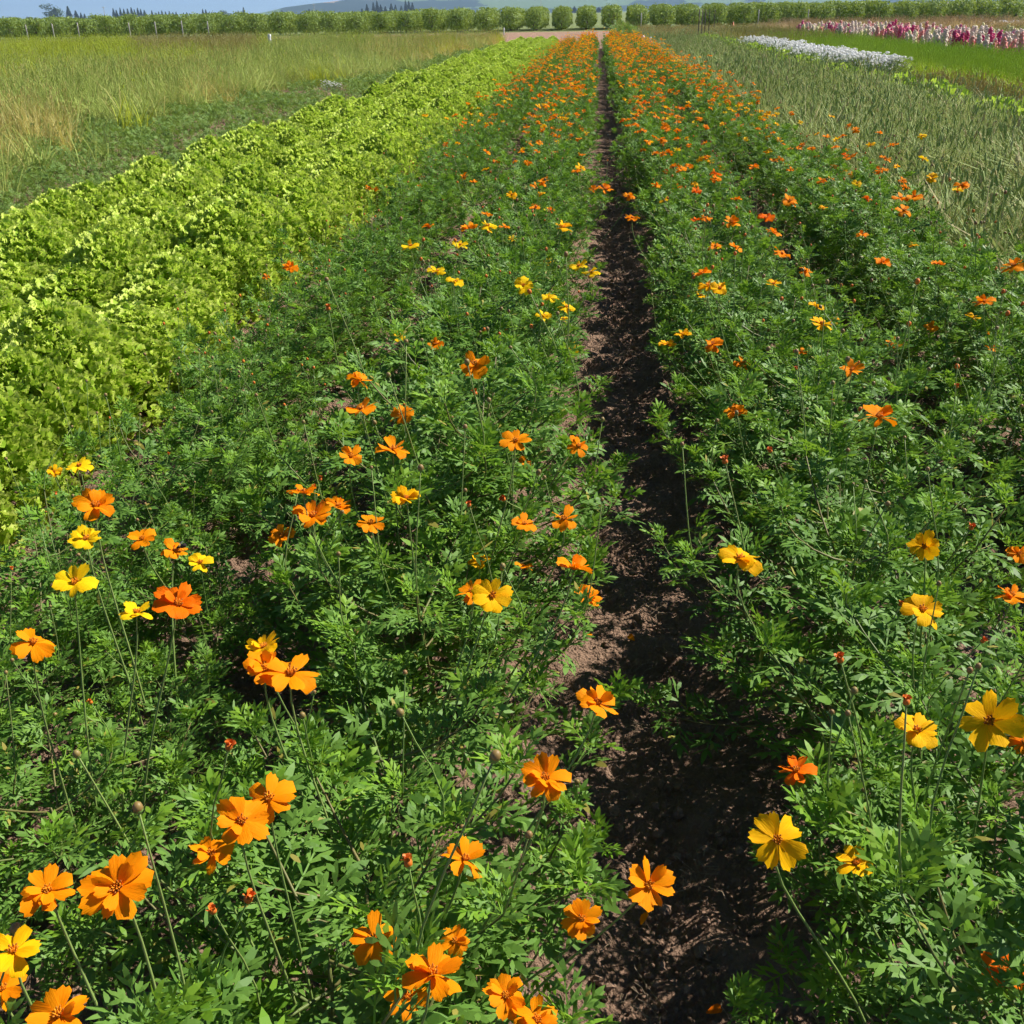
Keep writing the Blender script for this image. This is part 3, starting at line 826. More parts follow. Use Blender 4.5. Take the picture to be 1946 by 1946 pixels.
def lettuce_mesh(seed, n=1500, h=.40, rad=.24, leaf=.029, mats=('lettuce', 'lettuce_in'), tall=1.0, frills=FRILL):
    r_ = np.random.default_rng(seed); b = MB(); ms = {}
    sx = r_.uniform(.9, 1.1); bump = r_.uniform(0, 6.28, 3)
    for k in range(n):
        u = (k + .5) / n; az = k * 2.39996 + r_.normal(0, .2)
        # rounded column profile, from ground to crown
        zz = h * (.04 + .96 * u ** .85)
        rr = rad * (1 - max(0, (u - .55) / .45) ** 2.6 * .92) * (.88 + .12 * math.sin(3 * az + bump[0] + 4 * u))
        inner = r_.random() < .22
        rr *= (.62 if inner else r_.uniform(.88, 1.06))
        o = np.array([math.cos(az), math.sin(az), 0])
        p = o * rr * sx + np.array([0, 0, zz + r_.normal(0, .012)])
        e = R(r_.uniform(45, 95)) if u < .75 else R(r_.uniform(10, 60))
        d = unit(o * math.cos(e) + np.array([0, 0, math.sin(e)]) + r_.normal(0, .25, 3))
        nrm = unit(o * .15 + np.array([0, 0, 1.0]) + r_.normal(0, .45, 3)) if u > .75 else unit(np.array([0, 0, .45]) + o * 1.0 + r_.normal(0, .42, 3))
        s = leaf * r_.uniform(.75, 1.3)
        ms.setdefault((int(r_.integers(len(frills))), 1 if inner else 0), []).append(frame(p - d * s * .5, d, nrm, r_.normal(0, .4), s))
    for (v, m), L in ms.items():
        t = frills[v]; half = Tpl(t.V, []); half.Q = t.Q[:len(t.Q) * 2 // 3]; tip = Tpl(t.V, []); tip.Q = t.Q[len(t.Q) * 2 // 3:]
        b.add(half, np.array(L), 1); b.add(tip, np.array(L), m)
    b.add(tube([(0, 0, 0), (0, 0, h * .7)], [.02, .012], 6), None, 1)
    return b.mesh('lettuce_plant', [M[mats[0]], M[mats[1]]])
LET = [lettuce_mesh(i, h=.41 + .028 * (i % 4)) for i in range(7)]
LETROW = [-1.93, -2.38, -2.84, -3.30]
LT = ['outer lettuce row facing the cosmos', 'second lettuce row from the cosmos', 'third lettuce row from the cosmos', 'lettuce row bordering the low weeds']
lets = []
for ri, x0 in enumerate(LETROW):
    y = 1.3 + .1 * ri
    while y < 48:
        x = x0 + rng.normal(0, .05)
        if inview((x, y, 0), .35, .4): lets.append((y, ri, x))
        y += rng.uniform(.24, .38)
lets.sort()
cnt = [0] * 4
for y, ri, x in lets[:215]:
    k = cnt[ri]; cnt[ri] += 1
    lab = 'lime frilly lettuce, %s from the front in the %s' % (ORD[k], LT[ri]) if k < 40 else 'lime green frilly lettuce farther along the %s' % LT[ri]
    tag(obj('lettuce_plant', LET[int(rng.integers(7))], None, rotz(rng.uniform(0, 6.28), (x, y, -.01), (rng.uniform(.92, 1.15),) * 2 + (rng.uniform(.86, 1.2),))), lab, 'lettuce', 'frilly lettuces, ' + LT[ri])
P = np.array([(x, y, -.01) for y, ri, x in lets[215:]])
scatter('distant_lettuce', LET, P, rz(len(P), .03), rng.uniform(.9, 1.15, len(P)), rng.integers(0, 7, len(P)), 'far end of the lime green lettuce bed beside the cosmos', 'lettuce bed')

BROAD = [make_frill(50 + i, 6, 4, .10) for i in range(4)]
LETB = [lettuce_mesh(70 + i, n=80, h=.30, rad=.21, leaf=.14, mats=('lettuce_b', 'lettuce_in'), frills=BROAD) for i in range(4)]
y = 10.5; k = 0
while y < 52:
    for x0 in ((4.75,) if rng.random() < .5 else (5.0,)):
        x = x0 + rng.normal(0, .07)
        if inview((x, y, 0), .3, .3):
            lab = 'broad leaved lime lettuce, %s from the front in the row by the white flowers' % ORD[k] if k < 30 else 'broad leaved lime lettuce toward the far end of the row by the white flowers'
            tag(obj('lettuce_plant', LETB[int(rng.integers(4))], None, rotz(rng.uniform(0, 6.28), (x, y + rng.normal(0, .06), -.01), rng.uniform(1.05, 1.35))), lab, 'lettuce', 'broad lettuces by the white flowers')
            k += 1
    y += rng.uniform(.42, .62)

# ------------------------------------------------------------------ grasses and ground cover
def blade(L, w, bend, az, lean, r_, V, F, base=(0, 0)):
    k = len(V); o = np.array([math.cos(az), math.sin(az)]); q = np.array([-o[1], o[0]])
    for t, ww in ((0, .8), (.35, 1), (.7, .7)):
        c = np.asarray(base) + o * (lean * t + bend * t * t) * L; z = L * t * (1 - .25 * bend * t)
        V += [(*(c - q * w * ww), z), (*(c + q * w * ww), z)]
    c = np.asarray(base) + o * (lean + bend) * L
    V.append((*c, L * (1 - .3 * bend)))
    F += [(k, k + 1, k + 3, k + 2), (k + 2, k + 3, k + 5, k + 4), (k + 4, k + 5, k + 6)]
def tuft(seed, n, L, w, spread, mats, heads=0, head_mat=1, bend=.5, headL=.05, leafy=0):
    r_ = np.random.default_rng(seed); b = MB(); V = []; F = []
    for k in range(n):
        a = r_.uniform(0, 6.28); rr = spread * math.sqrt(r_.random())
        blade(L * r_.uniform(.5, 1.1), w * r_.uniform(.7, 1.3), bend * r_.uniform(.2, 1.4), r_.uniform(0, 6.28), r_.uniform(0, .3), r_, V, F, (rr * math.cos(a), rr * math.sin(a)))
    b.add(Tpl(V, F), None, 0)
    V = []; F = []
    for k in range(heads):
        a = r_.uniform(0, 6.28); rr = spread * math.sqrt(r_.random()); p = np.array([rr * math.cos(a), rr * math.sin(a), 0])
        tip = p + np.array([r_.normal(0, .14) * L, r_.normal(0, .14) * L, L * r_.uniform(.9, 1.3)])
        b.add(tube([p, (p + tip) / 2 + np.array([0, 0, .03]), tip], w * .35, 3), None, head_mat)
        hl = headL * r_.uniform(.7, 1.3)
        b.add(sphere(4, 3, w * 1.6, w * 1.6, hl / 2), zframe(tip, tip - p + np.array([0, 0, .1])), head_mat)
    lf = []
    for k in range(leafy):
        a = r_.uniform(0, 6.28); rr = spread * math.sqrt(r_.random()); e = R(r_.uniform(5, 70)); a2 = r_.uniform(0, 6.28)
        lf.append(frame((rr * math.cos(a), rr * math.sin(a), L * r_.uniform(.15, .95)), (math.cos(a2) * math.cos(e), math.sin(a2) * math.cos(e), math.sin(e)), (0, 0, 1), r_.normal(0, .4), L * r_.uniform(.35, .6)))
    if lf: b.add(LEAF[seed % 6], np.array(lf), 0)
    return b.mesh('tuft', [M[m] for m in mats], False)
def region(n, fx, fy, keep=None, z=0.0):
    x = fx(n); y = fy(n); P = np.stack([x, y, np.full(n, z)], 1)
    if keep is not None: P = P[keep(P)]
    P = P[[inview(p, .5, .5) for p in P]]
    return P
U = rng.uniform
# weedy grass strip beyond the cosmos
GG = [tuft(i, 52, .36, .0046, .15, ['grey_grass', 'grey_grass'], heads=2, bend=.95) for i in range(5)]
ysamp = lambda a, b, pw: (lambda n: a + (b - a) * U(0, 1, n) ** pw)
P = region(11000, lambda n: U(1.80, 4.75, n), ysamp(2.6, 50, 1.2))
P = P[P[:, 0] > 1.9 + .2 * vnoise(P[:, 1] * 2, P[:, 1] * 0, 3)]
scatter('weedy_grass', GG, P, rz(len(P), .25), U(.5, 1.35, len(P)) * (.7 + .6 * vnoise(P[:, 0] * 1.2, P[:, 1] * .8, 61)), rng.integers(0, 5, len(P)), 'grey green weedy grass strip beside the cosmos', 'grass')
# low weeds on the far side of the lettuce
WD = [tuft(20 + i, 4, .13, .006, .09, ['weed', 'straw'], leafy=26) for i in range(5)]
P = region(5200, lambda n: U(-8.2, -3.55, n), ysamp(5.5, 52, 1.3), lambda P: (vnoise(P[:, 0] * 1.3, P[:, 1] * .8, 6) > .25) & (P[:, 0] > -6.6 - 2.2 * vnoise(P[:, 1] * .3, P[:, 1] * 0, 2) + .05 * np.maximum(P[:, 1] - 30, 0)))
scatter('low_weeds', WD, P, rz(len(P), .15), U(.7, 1.35, len(P)), rng.integers(0, 5, len(P)), 'low dark green weeds between the lettuce bed and tall grass', 'weeds')
# tall ripening crop
TG = [tuft(40 + i, 36, .62, .005, .22, ['seed', 'seed'], heads=5, bend=.75, headL=.05) for i in range(4)]
TL = [tuft(50 + i, 40, .60, .006, .22, ['seed_lime', 'seed_lime'], heads=6, bend=.4) for i in range(2)]
TB = [tuft(54 + i, 36, .60, .006, .22, ['seed_brown', 'seed_brown'], heads=6, bend=.4) for i in range(2)]
TY = [tuft(58 + i, 32, .55, .005, .20, ['seed_gold', 'seed_gold'], heads=8, bend=.6) for i in range(2)]
def edge(P): return -5.6 - 2.0 * vnoise(P[:, 1] * .3, P[:, 1] * 0, 2) + rng.normal(0, .45, len(P)) + .055 * np.maximum(P[:, 1] - 28, 0)
P = region(15000, lambda n: -5 - 34 * U(0, 1, n) ** 1.2, ysamp(8.5, 60, 1.15), lambda P: (P[:, 0] < edge(P)) & (P[:, 0] > -5 - P[:, 1] * .62))
ix = rng.integers(0, 4, len(P)); nz = vnoise(P[:, 0] * .35, P[:, 1] * .35, 21) + .25 * (vnoise(P[:, 0] * 2, P[:, 1] * 2, 23) - .5)
px_ = np.array([proj(p + np.array([0, 0, .5]))[:2] for p in P])
ix = np.where((nz > .76), 8 + ix % 2, ix)
ix = np.where(vnoise(P[:, 0] * .5, P[:, 1] * .4, 77) + rng.normal(0, .08, len(P)) > .72, 4 + ix % 2, ix)
ix = np.where((px_[:, 0] < 260) & (px_[:, 1] < 108) & (U(0, 1, len(P)) < .9), 4 + ix % 2, ix)
ix = np.where((px_[:, 0] > 255) & (px_[:, 0] < 490) & (px_[:, 1] < 95), 6 + ix % 2, ix)
ix = np.where((px_[:, 0] > 700) & (px_[:, 1] < 95) & (U(0, 1, len(P)) < .55), 8 + ix % 2, ix)
ix = np.where((np.hypot((P[:, 0] + 6.6) / 1.0, (P[:, 1] - 12.6) / 1.6) < 1), 8 + ix % 2, ix)
sc3 = U(.75, 1.2, len(P)) * np.where(ix >= 8, .85, 1)
scatter('tall_ripening_grass', TG + TL + TB + TY, P, rz(len(P), .24), sc3, ix, 'tall yellow green ripening seed crop beyond the low weeds', 'grass')
# blue grey foliage behind the broad lettuces
BG = [tuft(70 + i, 30, .32, .004, .12, ['blue_grass', 'straw'], heads=3, bend=.4) for i in range(3)]
P = region(900, lambda n: U(5.4, 6.5, n), ysamp(10, 20, 1))
scatter('blue_grey_foliage', BG, P, rz(len(P), .15), U(.8, 1.2, len(P)), rng.integers(0, 3, len(P)), 'blue grey grassy crop behind the broad leaved lettuces', 'foliage')
# feathery bright green bed
DL = [tuft(80 + i, 90, .48, .0035, .2, ['dill', 'dill'], heads=16, bend=.45, headL=.05) for i in range(4)]
P = region(2300, lambda n: U(6.2, 8.8, n), ysamp(12, 44, 1.1))
scatter('feathery_green_bed', DL, P, rz(len(P), .12), U(.8, 1.15, len(P)), rng.integers(0, 4, len(P)), 'bright green feathery bed between white flowers and snapdragons', 'foliage')
P = region(500, lambda n: U(5.4, 8.4, n), ysamp(35, 52, 1))
scatter('brownish_bed', TB, P, rz(len(P), .15), U(.8, 1.1, len(P)), rng.integers(0, 2, len(P)), 'olive brown seedy bed behind the white flowers', 'foliage')
# white flowers
def white_mesh(seed):
    r_ = np.random.default_rng(seed); b = MB(); lf = []
    for k in range(20):
        a = r_.uniform(0, 6.28); rr = .2 * math.sqrt(r_.random()); z = .34 + r_.uniform(-.10, .12)
        b.add(sphere(6, 4, .026, .026, .013), rotz(0, (rr * math.cos(a), rr * math.sin(a), z), r_.uniform(.8, 1.4)), 0)
        b.add(tube([(rr * .6 * math.cos(a), rr * .6 * math.sin(a), .05), (rr * math.cos(a), rr * math.sin(a), z)], .002, 3), None, 1)
        e = R(r_.uniform(10, 70)); lf.append(frame((rr * math.cos(a), rr * math.sin(a), r_.uniform(.05, .3)), (math.cos(a) * math.cos(e), math.sin(a) * math.cos(e), math.sin(e)), (0, 0, 1), 0, .14))
    b.add(LEAF[seed % 6], np.array(lf), 1)
    return b.mesh('white_flowers', [M['white_fl'], M['blue_grass']], False)
P = region(520, lambda n: 5.6 + rng.normal(0, .22, n), lambda n: 22.5 + 18 * U(0, 1, n))
scatter('white_flowers', [white_mesh(i) for i in range(3)], P, rz(len(P), .06), U(1.0, 1.3, len(P)), rng.integers(0, 3, len(P)), 'bed of white flowers behind the broad leaved lettuces', 'flowers')
P = np.array([at_y(q, w, 21) for q, w in ((628, 140), (634, 146), (620, 150), (640, 138))]); P[:, 2] = .12
scatter('white_weed_flowers', [white_mesh(9)], P, rz(len(P), .1), U(.35, .5, len(P)), np.zeros(len(P)), 'small white flower clump among the low weeds', 'flowers')
# green meadow on the far side
MG = [tuft(90 + i, 30, .28, .006, .2, ['blue_grass', 'straw'], heads=4, bend=.5) for i in range(2)] + [tuft(94 + i, 30, .3, .006, .2, ['grey_grass', 'straw'], heads=6) for i in range(2)]
P = region(5000, lambda n: U(2.0, 30, n), ysamp(46, 94, 1), lambda P: (P[:, 0] > 2.2 + .02 * (P[:, 1] - 46)) & ~((P[:, 0] > 9) & (P[:, 1] < 56)))
scatter('meadow_grass', MG, P, rz(len(P), .15), U(.8, 1.3, len(P)), rng.integers(0, 4, len(P)), 'grey green meadow between the flower beds and the orchard', 'grass')
HG = [tuft(98 + i, 40, .42, .007, .3, ['hay', 'hay'], heads=8, bend=.9) for i in range(2)]
P = np.concatenate([region(900, lambda n: U(12, 30, n), ysamp(62, 88, 1), lambda P: vnoise(P[:, 0] * .3, P[:, 1] * .3, 33) > .35),
                    np.array([at_y(q, 44, 76) * [1, 1, 0] + [U(-1.2, 1.2), U(-2, 2), 0] for q in U(1780, 1830, 60)])])
scatter('dry_hay_grass', HG, P, rz(len(P), .25), U(.9, 1.6, len(P)), rng.integers(0, 2, len(P)), 'tan dry grass and hay behind the snapdragons', 'dry grass')
BU = [tuft(110 + i, 44, .75, .006, .25, ['weed', 'straw'], heads=3, bend=.3, leafy=10) for i in range(2)]
P = np.array([[*at_y(q, 60, U(56, 62))[:2], 0] for q in U(1168, 1206, 40)])
scatter('tall_green_clump', BU, P, rz(len(P), .1), U(.8, 1.15, len(P)), rng.integers(0, 2, len(P)), 'tall dull green clump at the far end of the cosmos', 'foliage')

# ------------------------------------------------------------------ snapdragons
def snap_mesh(seed, mat):
    r_ = np.random.default_rng(seed); b = MB(); h = r_.uniform(.56, .68)
    fl = []
    for k in range(78):
        sp = k // 26; ox, oy = .11 * math.cos(sp * 2.1), .11 * math.sin(sp * 2.1)
        u = (k % 26) / 26; z = h * (.42 + .58 * u); a = k * 2.4; rr = .075 * (1 - .6 * u)
        fl.append(frame((ox * (z / h) + rr * .4 * math.cos(a), oy * (z / h) + rr * .4 * math.sin(a), z * (1 - .08 * sp)), (math.cos(a), math.sin(a), .5), (0, 0, 1), 0, (.042 * (1.2 - .6 * u), .06 * (1.2 - .6 * u), .04 * (1.2 - .6 * u))))
    b.add(sphere(5, 3), np.array(fl), 0)
    for sp in range(3): b.add(tube([(0, 0, 0), (.11 * math.cos(sp * 2.1), .11 * math.sin(sp * 2.1), h * (1 - .08 * sp))], [.005, .003], 4), None, 1)
    lf = []
    for k in range(16):
        a = k * 2.4; e = R(r_.uniform(10, 50))
        lf.append(frame((0, 0, h * .42 * k / 16 + .02), (math.cos(a) * math.cos(e), math.sin(a) * math.cos(e), math.sin(e)), (0, 0, 1), 0, .16))
    b.add(LEAF[seed % 6], np.array(lf), 1)
    return b.mesh('snapdragon', [M['snap_' + mat], M['dkgreen']])
SK = ['magenta', 'pink', 'salmon', 'cream', 'pale']
SW = {'magenta': 'dark magenta', 'pink': 'bright pink', 'salmon': 'salmon', 'cream': 'pale yellow cream', 'pale': 'pale blush'}
SN = {k: [snap_mesh(200 + 3 * i + j, k) for j in range(2)] for i, k in enumerate(SK)}
nsn = 0; tries = 0
while nsn < 300 and tries < 9000:
    tries += 1
    x, y = U(9.2, 12.9), 23 + 32 * U()
    if not inview((x, y, 0), .1, .6): continue
    q = vnoise(x * 1.3, y * 1.1, 41)
    kind = SK[int(np.clip((q * 1.5 + .04 + rng.normal(0, .2)) * 5, 0, 4))] if U() < .85 else SK[int(rng.integers(5))]
    where = 'edge facing the feathery green bed' if x < 10.3 else 'far side by the dry grass'
    tag(obj('snapdragon', SN[kind][nsn % 2], None, rotz(U(0, 6.28), (x, y, 0), U(1.0, 1.4))), '%s snapdragon plant in the flower bed, %s' % (SW[kind], where), 'snapdragon', '%s snapdragons, %s' % (SW[kind], where))
    nsn += 1
SDG = [tuft(120 + i, 6, .3, .008, .2, ['dkgreen', 'dkgreen'], leafy=40) for i in range(2)]
P = region(1100, lambda n: U(8.7, 13, n), ysamp(18, 56, 1))
scatter('snapdragon_foliage', SDG, P, rz(len(P), .1), U(.8, 1.2, len(P)), rng.integers(0, 2, len(P)), 'dark green foliage under the snapdragon spikes', 'foliage')

# ------------------------------------------------------------------ orchard
def crown_mesh(seed, hw=.76, hl=.9, z0=.16, z1=1.78, n=1150):
    r_ = np.random.default_rng(seed)
    quad = Tpl([(-.5, 0, 0), (0, .5, .12), (.5, 0, 0), (0, -.5, -.05), (0, 0, .1)], [(0, 3, 4), (3, 2, 4), (2, 1, 4), (1, 0, 4)])
    ms = []
    while len(ms) < n:
        p = r_.uniform(-1, 1, 3); d = (abs(p[0]) ** 4 + abs(p[1]) ** 5 + abs(p[2]) ** 4) ** .25
        if d > 1: continue
        if d < .62 and r_.random() < .75: continue
        lump = 1 + .16 * math.sin(5 * p[0] + seed) * math.sin(4 * p[2] + 2 * seed + 3 * p[1])
        q = np.array([p[0] * hw * lump, p[1] * hl * lump, (z0 + z1) / 2 + p[2] * (z1 - z0) / 2 * (1 + .05 * math.sin(7 * p[0] + seed))])
        if r_.random() < .06: q[2] += r_.uniform(0, .16); q[:2] *= 1.06
        ms.append(frame(q, r_.normal(0, 1, 3), unit(p + r_.normal(0, .6, 3)), 0, r_.uniform(.08, .17)))
    return MB().add(quad, np.array(ms)).mesh('crown', [M['orch']], False)
CR = [crown_mesh(300 + i) for i in range(5)]
def trunk_mesh(seed):
    r_ = np.random.default_rng(seed); b = MB()
    b.add(tube([(0, 0, -.05), (.02, 0, .35), (0, .02, .7)], [.045, .038, .03], 6))
    for k in range(5):
        a = k * 1.3; b.add(tube([(0, 0, .3 + .08 * k), (.3 * math.cos(a), .3 * math.sin(a), .8 + .1 * k), (.45 * math.cos(a), .45 * math.sin(a), 1.25)], [.022, .016, .008], 5))
    return b.mesh('trunk', [M['bark']])
TR = [trunk_mesh(i) for i in range(3)]
D, SP = 97.0, 2.27
XG = at_y(1139, 40, D)[0]
for k in range(-28, 20):
    if k == 0: continue
    x = XG + (k - .5 * np.sign(k)) * SP
    nb = 9 if abs(k) < 5 else 7 if abs(k) < 12 else 4
    if not inview((x, D, 0), 1.5, 1.7): continue
    side = 'machine side' if k < 0 else 'meadow side'
    for j in range(nb):
        if j == 0 or abs(k) <= 6:
            lab = ('end tree of the %s orchard row from the grassy lane, %s' % (ORD[abs(k) - 1], side)) if j == 0 else 'tree inside the %s orchard row from the grassy lane, %s' % (ORD[abs(k) - 1], side)
        else:
            lab = ('hedge pruned fruit tree ending its orchard row, %s of the lane' % side) if j == 0 else 'hedge pruned fruit tree behind a row end, %s of the lane' % side
        t = empty('orchard_tree', rotz(rng.choice([0, math.pi]) + rng.normal(0, .08), (x + rng.normal(0, .05), D + .7 + 1.55 * j, 0), (U(.92, 1.1), U(1., 1.1), U(.9, 1.1))))
        tag(t, lab, 'fruit tree', 'hedge pruned orchard trees, ' + side)
        obj('crown', CR[int(rng.integers(5))], t); obj('trunk', TR[j % 3], t)
# trellis posts at the orchard edge
post_me = MB().add(tube([(0, 0, -.1), (0, 0, .6), (0, 0, 1.25)], [.05, .048, .046], 7)).mesh('orchard_post', [M['post']])
for i, (q, w) in enumerate(((54, 75), (104, 74), (152, 74), (249, 74), (299, 75), (349, 72), (398, 72), (1534, 49), (1440, 48), (1218, 54))):
    p = at_y(q, w, D - .6); p[2] = 0
    tag(obj('orchard_post', post_me, None, rotz(i, p, (1, 1, 1 + .04 * (i % 3)))), 'pale wooden post, %s from the big cottonwood end of the orchard edge' % ORD[i], 'post', 'pale posts at the orchard edge')

# ------------------------------------------------------------------ far trees, poles
def fir_mesh(seed):
    r_ = np.random.default_rng(seed); V = []; F = []
    for k in range(330):
        u = r_.random() ** .8; z = .06 + .94 * u; rr = .23 * (1 - u) ** .85 * r_.uniform(.55, 1.15) + .012; a = r_.uniform(0, 6.28)
        o = np.array([math.cos(a), math.sin(a)]); q = np.array([-o[1], o[0]]); n = len(V); w = .03 + .03 * (1 - u)
        V += [(0, 0, z + .035), (*(o * rr * .7 + q * w), z - .01), (*(o * rr), z - .05), (*(o * rr * .7 - q * w), z - .01)]
        F += [(n, n + 1, n + 2), (n, n + 2, n + 3)]
    return MB().add(Tpl(V, F)).mesh('crown', [M['fir']], False)
FIR = [fir_mesh(400 + i) for i in range(4)]
FT = MB().add(tube([(0, 0, -.01), (0, 0, .9)], [.022, .005], 6)).mesh('trunk', [M['bark']])
def bt_mesh(seed):
    r_ = np.random.default_rng(seed); quad = Tpl([(-.5, 0, 0), (0, .5, .12), (.5, 0, 0), (0, -.5, 0)], [(0, 3, 2, 1)]); ms = []
    cl = [(r_.normal(0, .2), r_.normal(0, .2), r_.uniform(.35, .85), r_.uniform(.14, .26)) for _ in range(12)]
    for c in cl:
        for _ in range(55):
            d = unit(r_.normal(0, 1, 3)) * c[3] * r_.uniform(.5, 1.05)
            ms.append(frame(np.array(c[:3]) + d, r_.normal(0, 1, 3), d, 0, r_.uniform(.04, .09)))
    return MB().add(quad, np.array(ms)).mesh('crown', [M['broadtree']], False)
BT = [bt_mesh(420 + i) for i in range(3)]
YT = 1250.0
firs = [(127,12,15),(142,20,14),(152,24,9),(159,26,10),(213,16,10),(219,19,10),(226,15,9),(233,17,10),(240,16,10),(247,14,10),(253,18,9),(259,15,10),(265,17,9),(272,19,12),(286,20,9),(294,24,9),(299,22,8),(305,20,9),(312,22,10),(319,21,9),(326,23,9),(332,22,8),(346,24,8),(352,23,8),(359,26,9),(382,17,8),(388,18,9),(395,22,9),(402,23,9),(449,20,8),(459,14,9),(467,25,6),(477,25,7),(532,20,11),(543,22,9),(548,21,8),(583,17,10),(590,20,12),(597,19,10),(683,16,10),(692,8,11),(704,4,10),(711,2,12),(718,9,12),(727,12,12),(738,7,12),(746,9,10),(757,11,10),(765,1,11),(771,2,12),(778,5,11),(1072,13,10),(1084,12,12),(1096,12,14),(1108,13,14),(1120,12,15),(1130,14,14),(1142,13,14),(1152,14,12)]
FTXT = lambda q: ('beside the big round cottonwood' if q < 170 else 'in the long dark stand' if q < 340 else 'among the loose trees beyond the stand' if q < 480 else 'below the low hill' if q < 620 else 'in front of the tall hill' if q < 800 else 'behind the grassy lane gap')
seen = {}
for i, (q, w, wd) in enumerate(firs):
    p = at_y(q * 1.007, w * 1.007, YT + (i % 5) * 25); h = p[2]; p[2] = 0
    t = empty('fir_tree', rotz(i * 1.3, p, (wd / 2134 * YT / .30, wd / 2134 * YT / .30, h)))
    z = FTXT(q); seen[z] = seen.get(z, 0) + 1; n_ = seen[z]
    tag(t, '%s dark fir %s, far behind the orchard' % (ORD[n_ - 1] if n_ <= 12 else 'dense', z), 'fir tree', 'firs ' + z)
    obj('crown', FIR[i % 4], t); obj('trunk', FT, t)
for i, (q, w, wd, lab) in enumerate(((95, 8, 46, 'big round cottonwood standing above the orchard edge'), (30, 32, 22, 'low leafy tree at the outer end of the far tree line'), (52, 30, 12, 'narrow leafy tree beside the big round cottonwood'), (70, 34, 22, 'low shrubby tree at the foot of the big round cottonwood'), (187, 32, 12, 'small tree at the foot of the first utility pole'), (423, 18, 27, 'rounded leafy tree among the far firs'))):
    p = at_y(q * 1.007, w * 1.007, YT - 60); h = p[2]; p[2] = 0
    t = empty('leafy_tree', rotz(i * 1.7, p, (wd / 2134 * YT / .8, wd / 2134 * YT / .8, h)))
    tag(t, lab, 'tree', 'leafy trees beyond the orchard'); obj('crown', BT[i % 3], t); obj('trunk', FT, t)
pole_me = MB().add(tube([(0, 0, -.1), (0, 0, 5), (0, 0, 10)], [.17, .15, .12], 8)).mesh('pole', [M['post']])
arm_me = MB().add(box(-1.1, 1.1, -.07, .07, 9.2, 9.36)).mesh('crossarm', [M['post']])
ins_me = MB().add(tube([(0, 0, 0), (0, 0, .2)], [.06, .05], 6)).mesh('insulator', [M['pvc']])
for q, w, lab in ((196, 12, 'utility pole between the cottonwood and the dark fir stand'), (596, 7, 'utility pole in front of the low wooded hill'), (1028, -6, 'utility pole above the orchard near the grassy lane'), (1390, -14, 'utility pole above the orchard on the meadow side')):
    p = at_y(q, w, 560); s = max(.7, p[2] / 10); p[2] = 0
    t = empty('utility_pole', rotz(.15, p, s)); tag(t, lab, 'utility pole', 'utility poles behind the orchard')
    obj('pole', pole_me, t); obj('crossarm', arm_me, t)
    for xx in (-.9, -.35, .35, .9): obj('insulator', ins_me, t, rotz(0, (xx, 0, 9.36)))

# ------------------------------------------------------------------ small things in the field
pipe_me = MB().add(tube([(0, 0, -.05), (0, 0, .2), (0, 0, .44)], .05, 8)).mesh('white_pipe', [M['pvc']])
capm = MB().add(tube([(0, 0, 0), (0, 0, .05), (0, 0, .07)], [.058, .058, .03], 8)).mesh('cap', [M['pvc']])
for q, w, Y, s, lab in ((1222, 77, 44, 1.1, 'taller white irrigation pipe standing at the end of the cosmos'), (1236, 78, 44, 1.0, 'second white irrigation pipe, nearer the broad lettuces'), (958, 66, 84, .9, 'white irrigation pipe by the orchard beside the machine'), (515, 95, 47, 1.3, 'white irrigation pipe standing in the tall ripening grass')):
    p = at_y(q, w, Y); p[2] = 0 if Y != 47 else .15
    t = empty('irrigation_pipe', rotz(0, p, s)); tag(t, lab, 'pipe', 'white irrigation pipes'); obj('pipe', pipe_me, t); obj('cap', capm, t, rotz(0, (0, 0, .44)))
tp_me = MB().add(tube([(0, 0, -.1), (0, 0, .7), (0, 0, 1.45)], .022, 5)).mesh('steel_post', [M['darkpost']])
for i, (q, w, Y) in enumerate(((1326, 80, 50), (1332, 79, 52), (1338, 76, 56), (1346, 70, 66), (1356, 64, 76))):
    p = at_y(q, w, Y); p[2] = 0
    tag(obj('steel_post', tp_me, None, rotz(i, p)), 'thin dark steel post, %s along the meadow line from the broad lettuces' % ORD[i], 'post', 'dark steel posts on the meadow')
def coil():
    b = MB(); th = np.linspace(0, 6.28 * 4, 60)
    b.add(tube(np.stack([.22 * np.cos(th), .22 * np.sin(th), .05 + .045 * th / 6.28 + .02 * np.sin(3 * th)], 1), .025, 6)); return b.mesh('hose_coil', [M['rubber']])
p = at_y(1328, 82, 47); p[2] = 0
tag(obj('hose_coil', coil(), None, rotz(0, p)), 'dark coil of hose at the foot of the steel posts', 'hose')
mk = MB().add(tube([(0, 0, 0), (0, 0, .05), (0, 0, .08), (0, 0, .5)], [.17, .17, .12, .035], 10)).mesh('marker_cone', [M['orange_plastic']])
p = at_y(1393, 49, 90); p[2] = 0
tag(obj('marker_cone', mk, None, rotz(0, p)), 'small orange marker cone in front of the orchard', 'cone')
